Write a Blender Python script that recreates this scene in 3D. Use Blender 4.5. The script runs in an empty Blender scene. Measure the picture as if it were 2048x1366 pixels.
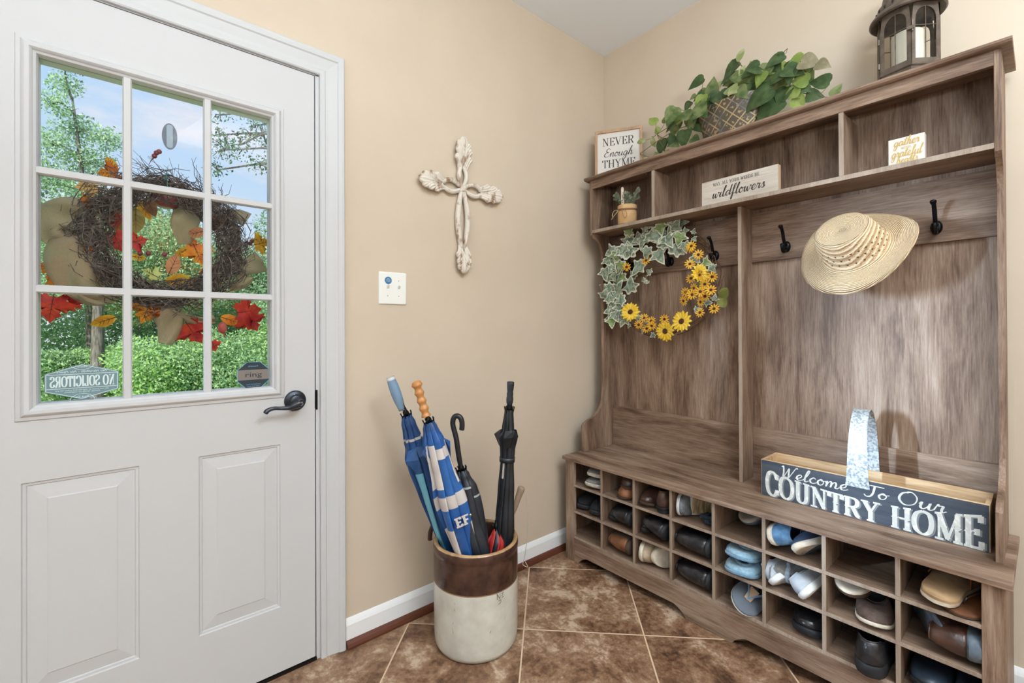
import bpy, math, random
import numpy as np
from mathutils import Vector, Matrix, Euler
PI=math.pi; rnd=random.Random(7)
S=bpy.context.scene
COL=S.collection
def lin(c):
    return tuple(((x/255)/12.92 if x/255<=.04045 else ((x/255+.055)/1.055)**2.4) for x in c)
# ------------------------------------------------------------------ camera
TH,PT,RL=.8697,.0039,.0042
F=Vector((-math.sin(TH),math.cos(TH),0)); R0=Vector((math.cos(TH),math.sin(TH),0)); Zv=Vector((0,0,1))
fw=F*math.cos(PT)+Zv*math.sin(PT); up=-F*math.sin(PT)+Zv*math.cos(PT)
rt=R0*math.cos(RL)-up*math.sin(RL); up2=R0*math.sin(RL)+up*math.cos(RL)
cam=bpy.data.objects.new('camera',bpy.data.cameras.new('camera')); COL.objects.link(cam)
m=Matrix((rt,up2,-fw)).transposed().to_4x4(); m.translation=Vector((1.6529,-2.0988,1.1503)); cam.matrix_world=m
cam.data.sensor_fit='HORIZONTAL'; cam.data.sensor_width=36; cam.data.lens=902.74/2048*36
cam.data.shift_y=(655.32-683)/2048; cam.data.clip_start=.02; cam.data.clip_end=400
S.camera=cam
# ------------------------------------------------------------------ colour management
vs=S.view_settings; vs.view_transform='Standard'; vs.look='None'; vs.gamma=1; vs.use_curve_mapping=False; vs.exposure=0.0
# ------------------------------------------------------------------ sky
w=bpy.data.worlds.new('sky'); S.world=w; w.use_nodes=True; nt=w.node_tree; N=nt.nodes; L=nt.links; N.clear()
tc=N.new('ShaderNodeTexCoord'); sp=N.new('ShaderNodeSeparateXYZ'); L.new(tc.outputs['Generated'],sp.inputs[0])
cr=N.new('ShaderNodeValToRGB'); L.new(sp.outputs['Z'],cr.inputs[0])
cr.color_ramp.elements[0].position=.0; cr.color_ramp.elements[0].color=(*lin((226,236,246)),1)
cr.color_ramp.elements[1].position=.55; cr.color_ramp.elements[1].color=(*lin((158,203,245)),1)
e=cr.color_ramp.elements.new(.25); e.color=(*lin((196,222,248)),1)
mp=N.new('ShaderNodeMapping'); mp.inputs['Scale'].default_value=(2.2,2.2,6.5); mp.inputs['Location'].default_value=(.3,.15,.2); L.new(tc.outputs['Generated'],mp.inputs[0])
no=N.new('ShaderNodeTexNoise'); no.inputs['Scale'].default_value=1.6; no.inputs['Detail'].default_value=7; no.inputs['Roughness'].default_value=.6; L.new(mp.outputs[0],no.inputs[0])
c2=N.new('ShaderNodeValToRGB'); c2.color_ramp.elements[0].position=.48; c2.color_ramp.elements[0].color=(0,0,0,1); c2.color_ramp.elements[1].position=.70; c2.color_ramp.elements[1].color=(.85,.85,.85,1); L.new(no.outputs['Fac'],c2.inputs[0])
mx=N.new('ShaderNodeMixRGB'); L.new(c2.outputs[0],mx.inputs[0]); L.new(cr.outputs[0],mx.inputs[1]); mx.inputs[2].default_value=(*lin((242,238,242)),1)
bg=N.new('ShaderNodeBackground'); bg.inputs['Strength'].default_value=1.0; L.new(mx.outputs[0],bg.inputs[0])
ou=N.new('ShaderNodeOutputWorld'); L.new(bg.outputs[0],ou.inputs[0])
# ------------------------------------------------------------------ lights
def lamp(name,kind,loc,tgt,energy,col,size=None,sy=None,angle=None):
    d=bpy.data.lights.new(name,kind); d.energy=energy; d.color=col
    if kind=='AREA':
        d.shape='RECTANGLE' if sy else 'SQUARE'; d.size=size
        if sy: d.size_y=sy
    if angle is not None: d.angle=angle
    o=bpy.data.objects.new(name,d); COL.objects.link(o); o.location=loc
    o.rotation_euler=(Vector(tgt)-Vector(loc)).to_track_quat('-Z','Y').to_euler(); return o
lamp('sunlight','SUN',(8,-6,12),(0,1,1.5),6.5,(1,.97,.9),angle=.02)
lamp('ceiling_lamp_light','AREA',(2.4,-1.3,2.67),(2.25,-1.25,0),42,(.79,.905,1),.9,.9)
lw=lamp('door_daylight_stand_in','AREA',(-.55,-4.13,1.42),(1.95,0,1.0),48,(.56,.77,1),.42,.8); lw.data.spread=math.radians(29)  # added lamp standing in for the daylight through the door glass
lamp('added_rear_fill','AREA',(2.3,-4.75,1.5),(1.0,-.6,1.0),13,(.82,.91,1),2.0,1.5)  # added fill lamp by the rear wall, its window is made up
lamp('added_bounce_fill','AREA',(2.6,-2.3,1.55),(2.6,-2.3,2.7),122,(.80,.91,1),.7,.7)  # added upward fill bounced off the ceiling, no floor lamp stands here
# ------------------------------------------------------------------ mesh helpers
class MB:
    def __init__(s): s.v=[]; s.f=[]; s.m=[]; s.mi=0; s.X=None
    def add(s,vs,fs):
        o=len(s.v)
        if s.X is not None: vs=[tuple(s.X@Vector(q)) for q in vs]
        s.v+=[tuple(q) for q in vs]; s.f+=[tuple(i+o for i in q) for q in fs]; s.m+=[s.mi]*len(fs)
    def box(s,x0,x1,y0,y1,z0,z1):
        s.add([(x,y,z) for x in(x0,x1) for y in(y0,y1) for z in(z0,z1)],[(0,1,3,2),(4,6,7,5),(0,4,5,1),(2,3,7,6),(0,2,6,4),(1,5,7,3)])
    def prism(s,poly,ax,a,b):
        n=len(poly)
        def P(p,t): return {'x':(t,p[0],p[1]),'y':(p[0],t,p[1]),'z':(p[0],p[1],t)}[ax]
        s.add([P(p,a) for p in poly]+[P(p,b) for p in poly],[tuple(range(n)),tuple(range(2*n-1,n-1,-1))]+[(i,i+n,(i+1)%n+n,(i+1)%n) for i in range(n)])
    def loft(s,rings,cap=True,closed=True,loop=False):
        n=len(rings[0]); k=len(rings); fs=[]
        for i in range(k if loop else k-1):
            for j in range(n if closed else n-1):
                a=i*n+j; b=i*n+(j+1)%n; c=((i+1)%k)*n+(j+1)%n; d=((i+1)%k)*n+j; fs.append((a,b,c,d))
        if cap and not loop and closed: fs+= [tuple(range(n-1,-1,-1)),tuple((k-1)*n+i for i in range(n))]
        s.add([p for r in rings for p in r],fs)
    def tube(s,pts,r,seg=8,cap=True,flat=1.0,loop=False,upv=None):
        P=[Vector(p) for p in pts]; n=len(P)
        rs=r if hasattr(r,'__len__') else [r]*n
        rings=[]; u=None
        for i in range(n):
            if loop: t=(P[(i+1)%n]-P[i-1])
            else: t=P[min(i+1,n-1)]-P[max(i-1,0)]
            if t.length<1e-9: t=Vector((0,0,1))
            t.normalize()
            if u is None:
                u=Vector(upv) if upv else (Vector((0,0,1)) if abs(t.z)<.9 else Vector((1,0,0)))
            u=u-t*u.dot(t)
            if u.length<1e-6: u=t.orthogonal()
            u.normalize(); v=t.cross(u)
            rings.append([tuple(P[i]+(u*math.cos(2*PI*j/seg)*flat+v*math.sin(2*PI*j/seg))*rs[i]) for j in range(seg)])
        s.loft(rings,cap=cap,loop=loop)
    def lathe(s,prof,c=(0,0,0),seg=32,cap=True,sx=1,sy=1):
        s.loft([[(c[0]+r*math.cos(2*PI*j/seg)*sx,c[1]+r*math.sin(2*PI*j/seg)*sy,c[2]+z) for j in range(seg)] for r,z in prof],cap=cap)
    def ball(s,c,r,seg=10,rings=7):
        rx,ry,rz=r if hasattr(r,'__len__') else (r,r,r)
        s.loft([[(c[0]+rx*max(math.sin(PI*i/rings),.02)*math.cos(2*PI*j/seg),c[1]+ry*max(math.sin(PI*i/rings),.02)*math.sin(2*PI*j/seg),c[2]-rz*math.cos(PI*i/rings)) for j in range(seg)] for i in range(rings+1)])
    def build(s,name,mats,parent=None,smooth=False,bevel=0,seg=2,loc=None,subsurf=0,solid=0,auto=None):
        me=bpy.data.meshes.new(name); me.from_pydata(s.v,[],s.f)
        mats=mats if isinstance(mats,(list,tuple)) else [mats]
        for q in mats: me.materials.append(q)
        if len(mats)>1: me.polygons.foreach_set('material_index',s.m)
        me.validate(); 
        if smooth or auto: me.polygons.foreach_set('use_smooth',[True]*len(me.polygons))
        me.update()
        if auto:
            try: me.set_sharp_from_angle(angle=math.radians(auto))
            except Exception: pass
        o=bpy.data.objects.new(name,me); COL.objects.link(o)
        if parent: o.parent=parent
        if loc: o.location=loc
        if solid:
            q=o.modifiers.new('s','SOLIDIFY'); q.thickness=solid; q.offset=0
        if subsurf:
            q=o.modifiers.new('u','SUBSURF'); q.levels=q.render_levels=subsurf
        if bevel:
            q=o.modifiers.new('b','BEVEL'); q.width=bevel; q.segments=seg; q.limit_method='ANGLE'; q.angle_limit=math.radians(40)
        return o
def bx(name,mat,parent,d,bevel=.0015):
    q=MB(); q.box(*d)
    if isinstance(mat,(list,tuple)): q.m[2]=1
    return q.build(name,mat,parent,bevel=bevel)
def thing(name,label,cat,loc=(0,0,0),rot=(0,0,0),group=None):
    o=bpy.data.objects.new(name,None); o.empty_display_size=.05; COL.objects.link(o); o.location=loc; o.rotation_euler=rot
    o['label']=label; o['category']=cat
    if group: o['group']=group
    return o
def tag(o,label,cat,group=None,kind=None):
    o['label']=label; o['category']=cat
    if group: o['group']=group
    if kind: o['kind']=kind
    return o
def struct(o,label=None):
    o['kind']='structure'
    if label: o['label']=label
    return o
def catmull(P,n=6):
    P=[Vector(p) for p in P]
    if len(P)<3: return P
    out=[]
    for i in range(len(P)-1):
        a=P[max(i-1,0)]; b=P[i]; c=P[i+1]; d=P[min(i+2,len(P)-1)]
        for k in range(n):
            t=k/n; out.append(.5*((2*b)+(c-a)*t+(2*a-5*b+4*c-d)*t*t+(3*b-a-3*c+d)*t**3))
    out.append(P[-1]); return out
# ------------------------------------------------------------------ materials
def nodes(name):
    mt=bpy.data.materials.new(name); mt.use_nodes=True; nt=mt.node_tree
    return mt,nt,nt.nodes,nt.links,nt.nodes['Principled BSDF']
def M(name,c,rough=.6,metal=0,c2=None,ns=20,nd=3,sc=(1,1,1),bump=0,bs=None,spec=.5,lo=.4,hi=.6,coord='Object',sheen=0,coat=0):
    mt,nt,N,L,b=nodes(name)
    b.inputs['Base Color'].default_value=(*lin(c),1); b.inputs['Roughness'].default_value=rough; b.inputs['Metallic'].default_value=metal
    b.inputs['Specular IOR Level'].default_value=spec
    if sheen: b.inputs['Sheen Weight'].default_value=sheen
    if coat: b.inputs['Coat Weight'].default_value=coat; b.inputs['Coat Roughness'].default_value=.12
    tc=N.new('ShaderNodeTexCoord'); mp=N.new('ShaderNodeMapping'); mp.inputs['Scale'].default_value=sc; L.new(tc.outputs[coord],mp.inputs[0])
    if c2:
        n=N.new('ShaderNodeTexNoise'); n.inputs['Scale'].default_value=ns; n.inputs['Detail'].default_value=nd; L.new(mp.outputs[0],n.inputs[0])
        r=N.new('ShaderNodeValToRGB'); r.color_ramp.elements[0].position=lo; r.color_ramp.elements[1].position=hi
        r.color_ramp.elements[0].color=(*lin(c),1); r.color_ramp.elements[1].color=(*lin(c2),1)
        L.new(n.outputs['Fac'],r.inputs[0]); L.new(r.outputs[0],b.inputs['Base Color'])
    if bump:
        n=N.new('ShaderNodeTexNoise'); n.inputs['Scale'].default_value=bs or ns; n.inputs['Detail'].default_value=4; L.new(mp.outputs[0],n.inputs[0])
        bp=N.new('ShaderNodeBump'); bp.inputs['Strength'].default_value=bump; bp.inputs['Distance'].default_value=.004
        L.new(n.outputs['Fac'],bp.inputs['Height']); L.new(bp.outputs[0],b.inputs['Normal'])
    return mt
def ramp(N,stops):
    r=N.new('ShaderNodeValToRGB'); e=r.color_ramp.elements
    while len(e)<len(stops): e.new(.5)
    for i,(p,c) in enumerate(stops): e[i].position=p; e[i].color=(*lin(c),1) if max(c)>1 or len(c)==3 else c
    return r
def wood(name,ax,stops,rough=.5,sc=1,bump=.15,spec=.4):
    mt,nt,N,L,b=nodes(name)
    tc=N.new('ShaderNodeTexCoord'); mp=N.new('ShaderNodeMapping')
    s=[9*sc,9*sc,9*sc]; s['xyz'.index(ax)]=1.5*sc; mp.inputs['Scale'].default_value=s; L.new(tc.outputs['Object'],mp.inputs[0])
    n=N.new('ShaderNodeTexNoise'); n.inputs['Scale'].default_value=1.5; n.inputs['Detail'].default_value=6; n.inputs['Roughness'].default_value=.62; n.inputs['Distortion'].default_value=.6; L.new(mp.outputs[0],n.inputs[0])
    mp2=N.new('ShaderNodeMapping'); s2=[170*sc]*3; s2['xyz'.index(ax)]=9*sc; mp2.inputs['Scale'].default_value=s2; L.new(tc.outputs['Object'],mp2.inputs[0])
    n2=N.new('ShaderNodeTexNoise'); n2.inputs['Scale'].default_value=1.2; n2.inputs['Detail'].default_value=5; n2.inputs['Roughness'].default_value=.7; L.new(mp2.outputs[0],n2.inputs[0])
    a=N.new('ShaderNodeMath'); a.operation='MULTIPLY_ADD'; a.inputs[1].default_value=.38; L.new(n2.outputs['Fac'],a.inputs[0])
    a2=N.new('ShaderNodeMath'); a2.operation='MULTIPLY'; a2.inputs[1].default_value=.62; L.new(n.outputs['Fac'],a2.inputs[0]); L.new(a2.outputs[0],a.inputs[2])
    r=ramp(N,stops); L.new(a.outputs[0],r.inputs[0]); L.new(r.outputs[0],b.inputs['Base Color'])
    b.inputs['Roughness'].default_value=rough; b.inputs['Specular IOR Level'].default_value=spec
    bp=N.new('ShaderNodeBump'); bp.inputs['Strength'].default_value=bump; bp.inputs['Distance'].default_value=.002; L.new(n2.outputs['Fac'],bp.inputs['Height']); L.new(bp.outputs[0],b.inputs['Normal'])
    return mt
def leafmat(name,c,c2,ns=25,tr=.35,rough=.45,sc=(1,1,1),lo=.4,hi=.6):
    mt=M(name,c,rough,c2=c2,ns=ns,sc=sc,lo=lo,hi=hi,spec=.3); N=mt.node_tree.nodes; L=mt.node_tree.links; b=N['Principled BSDF']
    t=N.new('ShaderNodeBsdfTranslucent'); src=[l for l in L if l.to_socket==b.inputs['Base Color']][0].from_socket
    L.new(src,t.inputs[0]); x=N.new('ShaderNodeMixShader'); x.inputs[0].default_value=tr; L.new(b.outputs[0],x.inputs[1]); L.new(t.outputs[0],x.inputs[2]); L.new(x.outputs[0],N['Material Output'].inputs[0]); return mt
def glassmat(name,tint=(1,1,1),refl=1.0):
    mt=bpy.data.materials.new(name); mt.use_nodes=True; N=mt.node_tree.nodes; L=mt.node_tree.links; N.clear()
    t=N.new('ShaderNodeBsdfTransparent'); t.inputs[0].default_value=(*tint,1); g=N.new('ShaderNodeBsdfGlossy'); g.inputs['Roughness'].default_value=.02
    f=N.new('ShaderNodeFresnel'); f.inputs[0].default_value=1.35; k=N.new('ShaderNodeMath'); k.operation='MULTIPLY'; k.inputs[1].default_value=refl; L.new(f.outputs[0],k.inputs[0])
    x=N.new('ShaderNodeMixShader'); L.new(k.outputs[0],x.inputs[0]); L.new(t.outputs[0],x.inputs[1]); L.new(g.outputs[0],x.inputs[2])
    o=N.new('ShaderNodeOutputMaterial'); L.new(x.outputs[0],o.inputs[0]); return mt
ST=[(.32,(70,50,38)),(.43,(110,86,69)),(.53,(142,117,98)),(.68,(178,156,138))]
WV=wood('driftwood_vertical','z',ST); WH=wood('driftwood_horizontal','x',ST); WY=wood('driftwood_depth','y',ST); WE=wood('driftwood_cut_edge','z',[(.32,(122,104,90)),(.5,(160,142,126)),(.68,(182,166,150))])
white_paint=M('white_paint',(201,200,200),.55,bump=.03,bs=60,spec=.4)
trim_paint=M('trim_paint',(200,200,200),.5,spec=.4)
wallm=M('tan_wall_paint',(210,193,172),.75,c2=(207,190,169),ns=3,bump=.05,bs=180,spec=.25)
ceilm=M('ceiling_paint',(234,236,237),.9,spec=.1)
black_metal=M('black_metal',(22,23,26),.32,.7,spec=.5)
bronze=M('aged_bronze',(58,62,70),.34,.75,c2=(80,82,88),ns=30)
# ------------------------------------------------------------------ floor
def floor_mat():
    mt,nt,N,L,b=nodes('diagonal_stone_tile')
    tc=N.new('ShaderNodeTexCoord')
    def math_(op,a,bv=None,c=None):
        q=N.new('ShaderNodeMath'); q.operation=op
        for i,x in enumerate((a,bv,c)):
            if x is None: continue
            if isinstance(x,(int,float)): q.inputs[i].default_value=x
            else: L.new(x,q.inputs[i])
        return q.outputs[0]
    sp=N.new('ShaderNodeSeparateXYZ'); L.new(tc.outputs['Object'],sp.inputs[0])
    x=math_('SUBTRACT',sp.outputs[0],.352); y=math_('SUBTRACT',sp.outputs[1],-.947)
    k=1/(2*.3195)
    u=math_('MULTIPLY',math_('ADD',x,y),k); v=math_('MULTIPLY',math_('SUBTRACT',y,x),k)
    def edge(t): return math_('SUBTRACT',.5,math_('ABSOLUTE',math_('SUBTRACT',math_('FRACT',t),.5)))
    d=math_('MINIMUM',edge(u),edge(v))
    g=math_('LESS_THAN',d,.0062)
    cb=N.new('ShaderNodeCombineXYZ'); L.new(math_('FLOOR',u),cb.inputs[0]); L.new(math_('FLOOR',v),cb.inputs[1])
    wn=N.new('ShaderNodeTexWhiteNoise'); L.new(cb.outputs[0],wn.inputs[0])
    off=N.new('ShaderNodeVectorMath'); off.operation='MULTIPLY_ADD'; L.new(wn.outputs['Color'],off.inputs[0]); off.inputs[1].default_value=(9,9,9); L.new(tc.outputs['Object'],off.inputs[2])
    n=N.new('ShaderNodeTexNoise'); n.inputs['Scale'].default_value=5; n.inputs['Detail'].default_value=8; n.inputs['Roughness'].default_value=.68; n.inputs['Distortion'].default_value=.5; L.new(off.outputs[0],n.inputs[0])
    n2=N.new('ShaderNodeTexNoise'); n2.inputs['Scale'].default_value=38; n2.inputs['Detail'].default_value=6; n2.inputs['Roughness'].default_value=.75; L.new(off.outputs[0],n2.inputs[0])
    s=math_('ADD',math_('MULTIPLY',n.outputs['Fac'],.66),math_('MULTIPLY',n2.outputs['Fac'],.34))
    s=math_('ADD',s,math_('MULTIPLY',math_('SUBTRACT',wn.outputs['Value'],.5),.05))
    r=ramp(N,[(.37,(74,50,37)),(.45,(122,90,67)),(.52,(156,123,97)),(.585,(196,172,148))]); L.new(s,r.inputs[0])
    mx=N.new('ShaderNodeMixRGB'); L.new(g,mx.inputs[0]); L.new(r.outputs[0],mx.inputs[1]); mx.inputs[2].default_value=(*lin((214,186,156)),1)
    L.new(mx.outputs[0],b.inputs['Base Color'])
    rr=math_('MULTIPLY_ADD',n2.outputs['Fac'],.3,.28); L.new(rr,b.inputs['Roughness']); b.inputs['Specular IOR Level'].default_value=.4
    h=math_('ADD',math_('MULTIPLY',n2.outputs['Fac'],.25),math_('MULTIPLY',math_('SMOOTH_MIN',d,.02,.01),30))
    bp=N.new('ShaderNodeBump'); bp.inputs['Strength'].default_value=.25; bp.inputs['Distance'].default_value=.003; L.new(h,bp.inputs['Height']); L.new(bp.outputs[0],b.inputs['Normal'])
    return mt
q=MB(); q.box(-.12,3.6,-5,.12,-.1,0); struct(q.build('floor',floor_mat()))
q=MB(); q.box(-.12,3.6,-5,.12,2.733,2.85); struct(q.build('ceiling',ceilm))
H=2.733
q=MB(); q.box(-.12,3.72,0,.12,0,H); struct(q.build('wall_back',wallm))
q=MB(); q.box(3.6,3.72,-5,0,0,H); struct(q.build('wall_right',wallm))
q=MB(); # rear wall with an opening added for light
for d in ((-.12,1.2,0,H),(3.4,3.72,0,H),(1.2,3.4,0,.7),(1.2,3.4,2.3,H)): q.box(d[0],d[1],-5.12,-5,d[2],d[3])
struct(q.build('wall_rear',wallm))
q=MB()
for d in ((-1.588,0,0,H),(-2.438,-1.588,2.05,H),(-2.62,-2.438,0,H),(-3.02,-2.62,0,.3),(-3.02,-2.62,1.62,H),(-5,-3.02,0,H)): q.box(-.12,0,d[0],d[1],d[2],d[3])  # opening left of the door is added to shape the lamp light
struct(q.build('wall_left',wallm))
# window frames of two made-up windows, added out of view to let light in
glass=glassmat('clear_glass',refl=.12)
def winframe(name,ax,a0,a1,z0,z1,p):
    q=MB(); t=.05
    for (u0,u1,w0,w1) in ((a0,a1,z0,z0+t),(a0,a1,z1-t,z1),(a0,a0+t,z0,z1),(a1-t,a1,z0,z1),(a0+t,a1-t,(z0+z1)/2-.01,(z0+z1)/2+.01)):
        if ax=='y': q.box(p,p+.06,u0,u1,w0,w1)
        else: q.box(u0,u1,p,p+.06,w0,w1)
    return struct(q.build(name,trim_paint))
winframe('added_window_1','y',-3.02,-2.62,.3,1.62,-.09); winframe('added_window_2','x',1.2,3.4,.7,2.3,-5.09)
base_paint=M('baseboard_paint',(238,238,238),.45)
# baseboards and brown shoe moulding
def base(name,ax,a0,a1):
    prof=[(0,0),(.013,0),(.013,.078),(.010,.086),(.007,.092),(.003,.099),(0,.1)]
    q=MB(); sh=MB(); pr=[(.013,0),(.031,0),(.031,.008),(.027,.018),(.02,.024),(.013,.026)]
    if ax=='y': q.prism(prof,'y',a0,a1); sh.prism(pr,'y',a0,a1)
    else: q.prism([(-p[0],p[1]) for p in prof],'x',a0,a1); sh.prism([(-p[0],p[1]) for p in pr],'x',a0,a1)
    return q,sh
shoe=wood('brown_shoe_wood','y',[(.3,(70,38,26)),(.7,(112,64,46))],.35)
q,sh=base('l','y',-1.505,0); struct(q.build('baseboard_left',base_paint,bevel=.001)); struct(sh.build('trim_1',shoe))
q,sh=base('b','x',.031,3.6); struct(q.build('baseboard_back',base_paint,bevel=.001)); struct(sh.build('trim_2',shoe))
# door casing: mitred profile
prof=[(0,-.02),(0,.010),(.004,.013),(.016,.013),(.020,.010),(.030,.011),(.045,.014),(.058,.016),(.062,.020),(.072,.022),(.080,.022),(.084,.018),(.084,-.001)]
yi,yl,zt=-1.591,-2.434,2.048
rings=[[(x,yi+o,0) for o,x in prof],[(x,yi+o,zt+o) for o,x in prof],[(x,yl-o,zt+o) for o,x in prof],[(x,yl-o,0) for o,x in prof]]
q=MB(); q.loft([[(x,y,z) for x,y,z in r] for r in rings]); struct(q.build('trim_3',trim_paint,bevel=.0008))
q=MB()
for d in ((-1.6035,-1.588,0,2.05),(-2.438,-2.4235,0,2.05),(-2.438,-1.588,2.0455,2.05)): q.box(-.12,-.001,*d)
for d in ((-1.6155,-1.6035,0,2.045),(-2.4235,-2.411,0,2.045),(-2.42,-1.606,2.033,2.0455)): q.box(-.12,-.047,*d)
struct(q.build('trim_4',trim_paint))   # jamb and stops
q=MB(); q.box(-.14,.004,-2.4235,-1.6035,0,.009); q.box(-.04,-.03,-2.4235,-1.6035,.009,.012); struct(q.build('trim_5',M('dark_threshold',(38,34,32),.4,.6)))
# ------------------------------------------------------------------ the door
def ringrect(y0,y1,z0,z1,x): return [(x,y0,z0),(x,y1,z0),(x,y1,z1),(x,y0,z1)]
door=bpy.data.objects.new('door_1',None); COL.objects.link(door); struct(door,'white half glazed door with nine panes and two lower panels')
q=MB(); y0,y1=-2.4205,-1.6075; x0,x1=-.045,0
for d in ((y0,y1,.013,.228),(y0,y1,.770,.945),(y0,y1,1.875,2.042),(y0,-2.309,.228,.770),(-2.081,-1.943,.228,.770),(-1.718,y1,.228,.770),(y0,-2.30,.945,1.875),(-1.725,y1,.945,1.875)): q.box(x0,x1,*d)
q.build('door_leaf',white_paint,door)
for ya,yb in ((-2.309,-2.081),(-1.943,-1.718)):
    q=MB(); R=[]
    for ins,x in ((0,0),(.002,-.004),(.008,-.0045),(.010,-.0075),(.045,-.003),(.048,-.0015),(.052,-.0015)):
        R.append(ringrect(ya+ins,yb-ins,.228+ins,.770-ins,x))
    q.loft(R[:],cap=False); q.add(R[-1],[(0,1,2,3)]); q.add(ringrect(ya,yb,.228,.770,-.045),[(3,2,1,0)]); q.build('door_panel',white_paint,door)
q=MB() # glazing frame moulding
R=[]
for ins,x in ((-.020,0),(-.018,.004),(-.010,.006),(-.006,.011),(-.002,.013),(.006,.012),(.010,.008),(.012,.003),(.017,.0),(.020,-.008),(.020,-.02)):
    R.append(ringrect(-2.30+ins,-1.725-ins,.945+ins,1.875-ins,x))
q.loft(R,cap=False); q.build('glazing_frame',white_paint,door,auto=25)
gy0,gy1,gz0,gz1=-2.283,-1.742,.962,1.858
q=MB()
for yc in (-2.1065,-1.919): q.prism([(-.016,yc-.0105),(-.006,yc-.0105),(0,yc-.007),(0,yc+.007),(-.006,yc+.0105),(-.016,yc+.0105)],'z',gz0-.006,gz1+.006)
for zc in (1.562,1.259): q.prism([(-.0165,zc-.0105),(-.006,zc-.0105),(-.0004,zc-.007),(-.0004,zc+.007),(-.006,zc+.0105),(-.016,zc+.0105)],'y',gy0-.006,gy1+.006)
q.build('muntin_grid',white_paint,door)
q=MB(); q.box(-.022,-.018,gy0-.01,gy1+.01,gz0-.01,gz1+.01); q.build('glass_pane',glass,door)
q=MB(); R=[]
for ins,x in ((-.02,-.045),(-.015,-.056),(.02,-.056),(.02,-.04),(.02,-.022)): R.append(ringrect(-2.30+ins,-1.725-ins,.945+ins,1.875-ins,x))
q.loft(R,cap=False); q.build('outer_glazing_frame',white_paint,door)
# lever handle
hy,hz=-1.672,.911
q=MB(); q.X=Matrix.Translation((0,hy,hz))@Matrix.Rotation(PI/2,4,'Y')
q.lathe([(.0005,0),(.033,0),(.035,.002),(.034,.005),(.030,.008),(.024,.009),(.020,.012),(.018,.018),(.014,.02),(.0005,.02)],seg=36)
h=q.build('lever_rose',bronze,door,auto=35)
q=MB(); q.tube(catmull([(.018,hy,hz),(.034,hy,hz),(.047,hy+.002,hz-.002),(.050,hy-.014,hz-.009),(.049,hy-.032,hz-.015),(.047,hy-.055,hz-.014),(.047,hy-.078,hz-.012),(.048,hy-.094,hz-.017),(.050,hy-.101,hz-.025)],5),[.011,.011,.011,.011,.011,.011,.012,.012,.0125,.013,.014,.0145,.0145,.014,.013,.0115,.0105,.010,.009,.008,.0075,.007,.0068,.0065,.0065,.0062,.006,.006,.006,.0062,.0062,.0064,.0066,.007,.0072,.0076,.008,.0082,.008,.0075,.006],10)
q.X=Matrix.Translation((.05,hy+.003,hz-.001))@Matrix.Rotation(PI/2,4,'Y'); q.lathe([(.0005,0),(.013,0),(.0135,.006),(.012,.011),(.0085,.0115),(.0075,.010),(.0005,.010)],seg=24)
q.build('lever_handle',bronze,door,smooth=True)
q=MB(); q.box(.0595,.0615,hy-.003,hy+.009,hz-.0025,hz+.0025); q.ball((.0085,hy-.004,hz+.021),.003); q.build('lock_button',M('nickel',(150,150,155),.3,.9),door)
q=MB(); q.box(-.03,.0045,-1.6038,-1.5985,.872,.942); q.build('strike_plate',M('dark_strike',(36,34,34),.4,.7),door,bevel=.004)
q=MB(); q.ball((.0006,-1.680,.876),(.0004,.0015,.0015)); q.build('paint_chip',bronze,door)
# ------------------------------------------------------------------ hall tree
TX,TY=.834,-.2
T=thing('hall_tree','wide driftwood grey hall tree with shoe cubby bench, coat hooks and a top shelf','hall tree')
XL,XR=.088,1.575; t_=.015; YB=-.05
ZB=.5134
q=MB(); pts=[]
q.prism([(-.4355,ZB-.018),(-.4355,ZB-.004),(-.4315,ZB),(-.03,ZB),(-.03,ZB-.018)],'x',.070,1.596); q.build('bench_top',WH,T,bevel=.002)
yf=-.423; yb=-.045
for a,b in ((.082,.138),(1.54,1.583)):
    bx('stile',WV,T,(a,b,yf,yf+.018,0,ZB-.018))
bx('bench_side',WV,T,(.082,.097,yf+.018,yb,0,ZB-.018)); bx('bench_side',WV,T,(1.568,1.583,yf+.018,yb,0,ZB-.018))
bx('bench_back',WV,T,(.097,1.568,yb-.004,yb,.03,ZB-.018))
shz=(.128,.2535,.382)
for z in shz: bx('bench_shelf',[WH,WE],T,(.097,1.568,yf+.002,yb-.004,z-.012,z),.001)
divs=(.308,.485,.6615,.8375,1.015,1.193,1.3735)
for x in divs:
    q=MB()
    for z0,z1 in ((.128,.2415),(.2535,.370),(.382,ZB-.018)): q.box(x-.006,x+.006,yf+.001,yb-.004,z0,z1)
    q.m=[1 if i%6==2 else 0 for i in range(18)]; q.build('cubby_divider',[WV,WE],T,bevel=.0008)
# scalloped apron
def arch(xa,xb,h=.04,k=.05):
    P=[]
    for i in range(9):
        s=i/8; P.append((xa+k*(.5-.5*math.cos(PI*s))*.8+.012*s,h*math.sin(PI/2*s)))
    Q=[(xb-(x-xa),z) for x,z in reversed(P)]
    return P+Q
pl=[(.138,0)]+arch(.165,.725)+arch(.905,1.50)+[(1.54,0),(1.54,.116),(.138,.116)]
q=MB(); q.prism(pl,'y',yf,yf+.018); q.build('apron',WH,T,bevel=.001)
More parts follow.
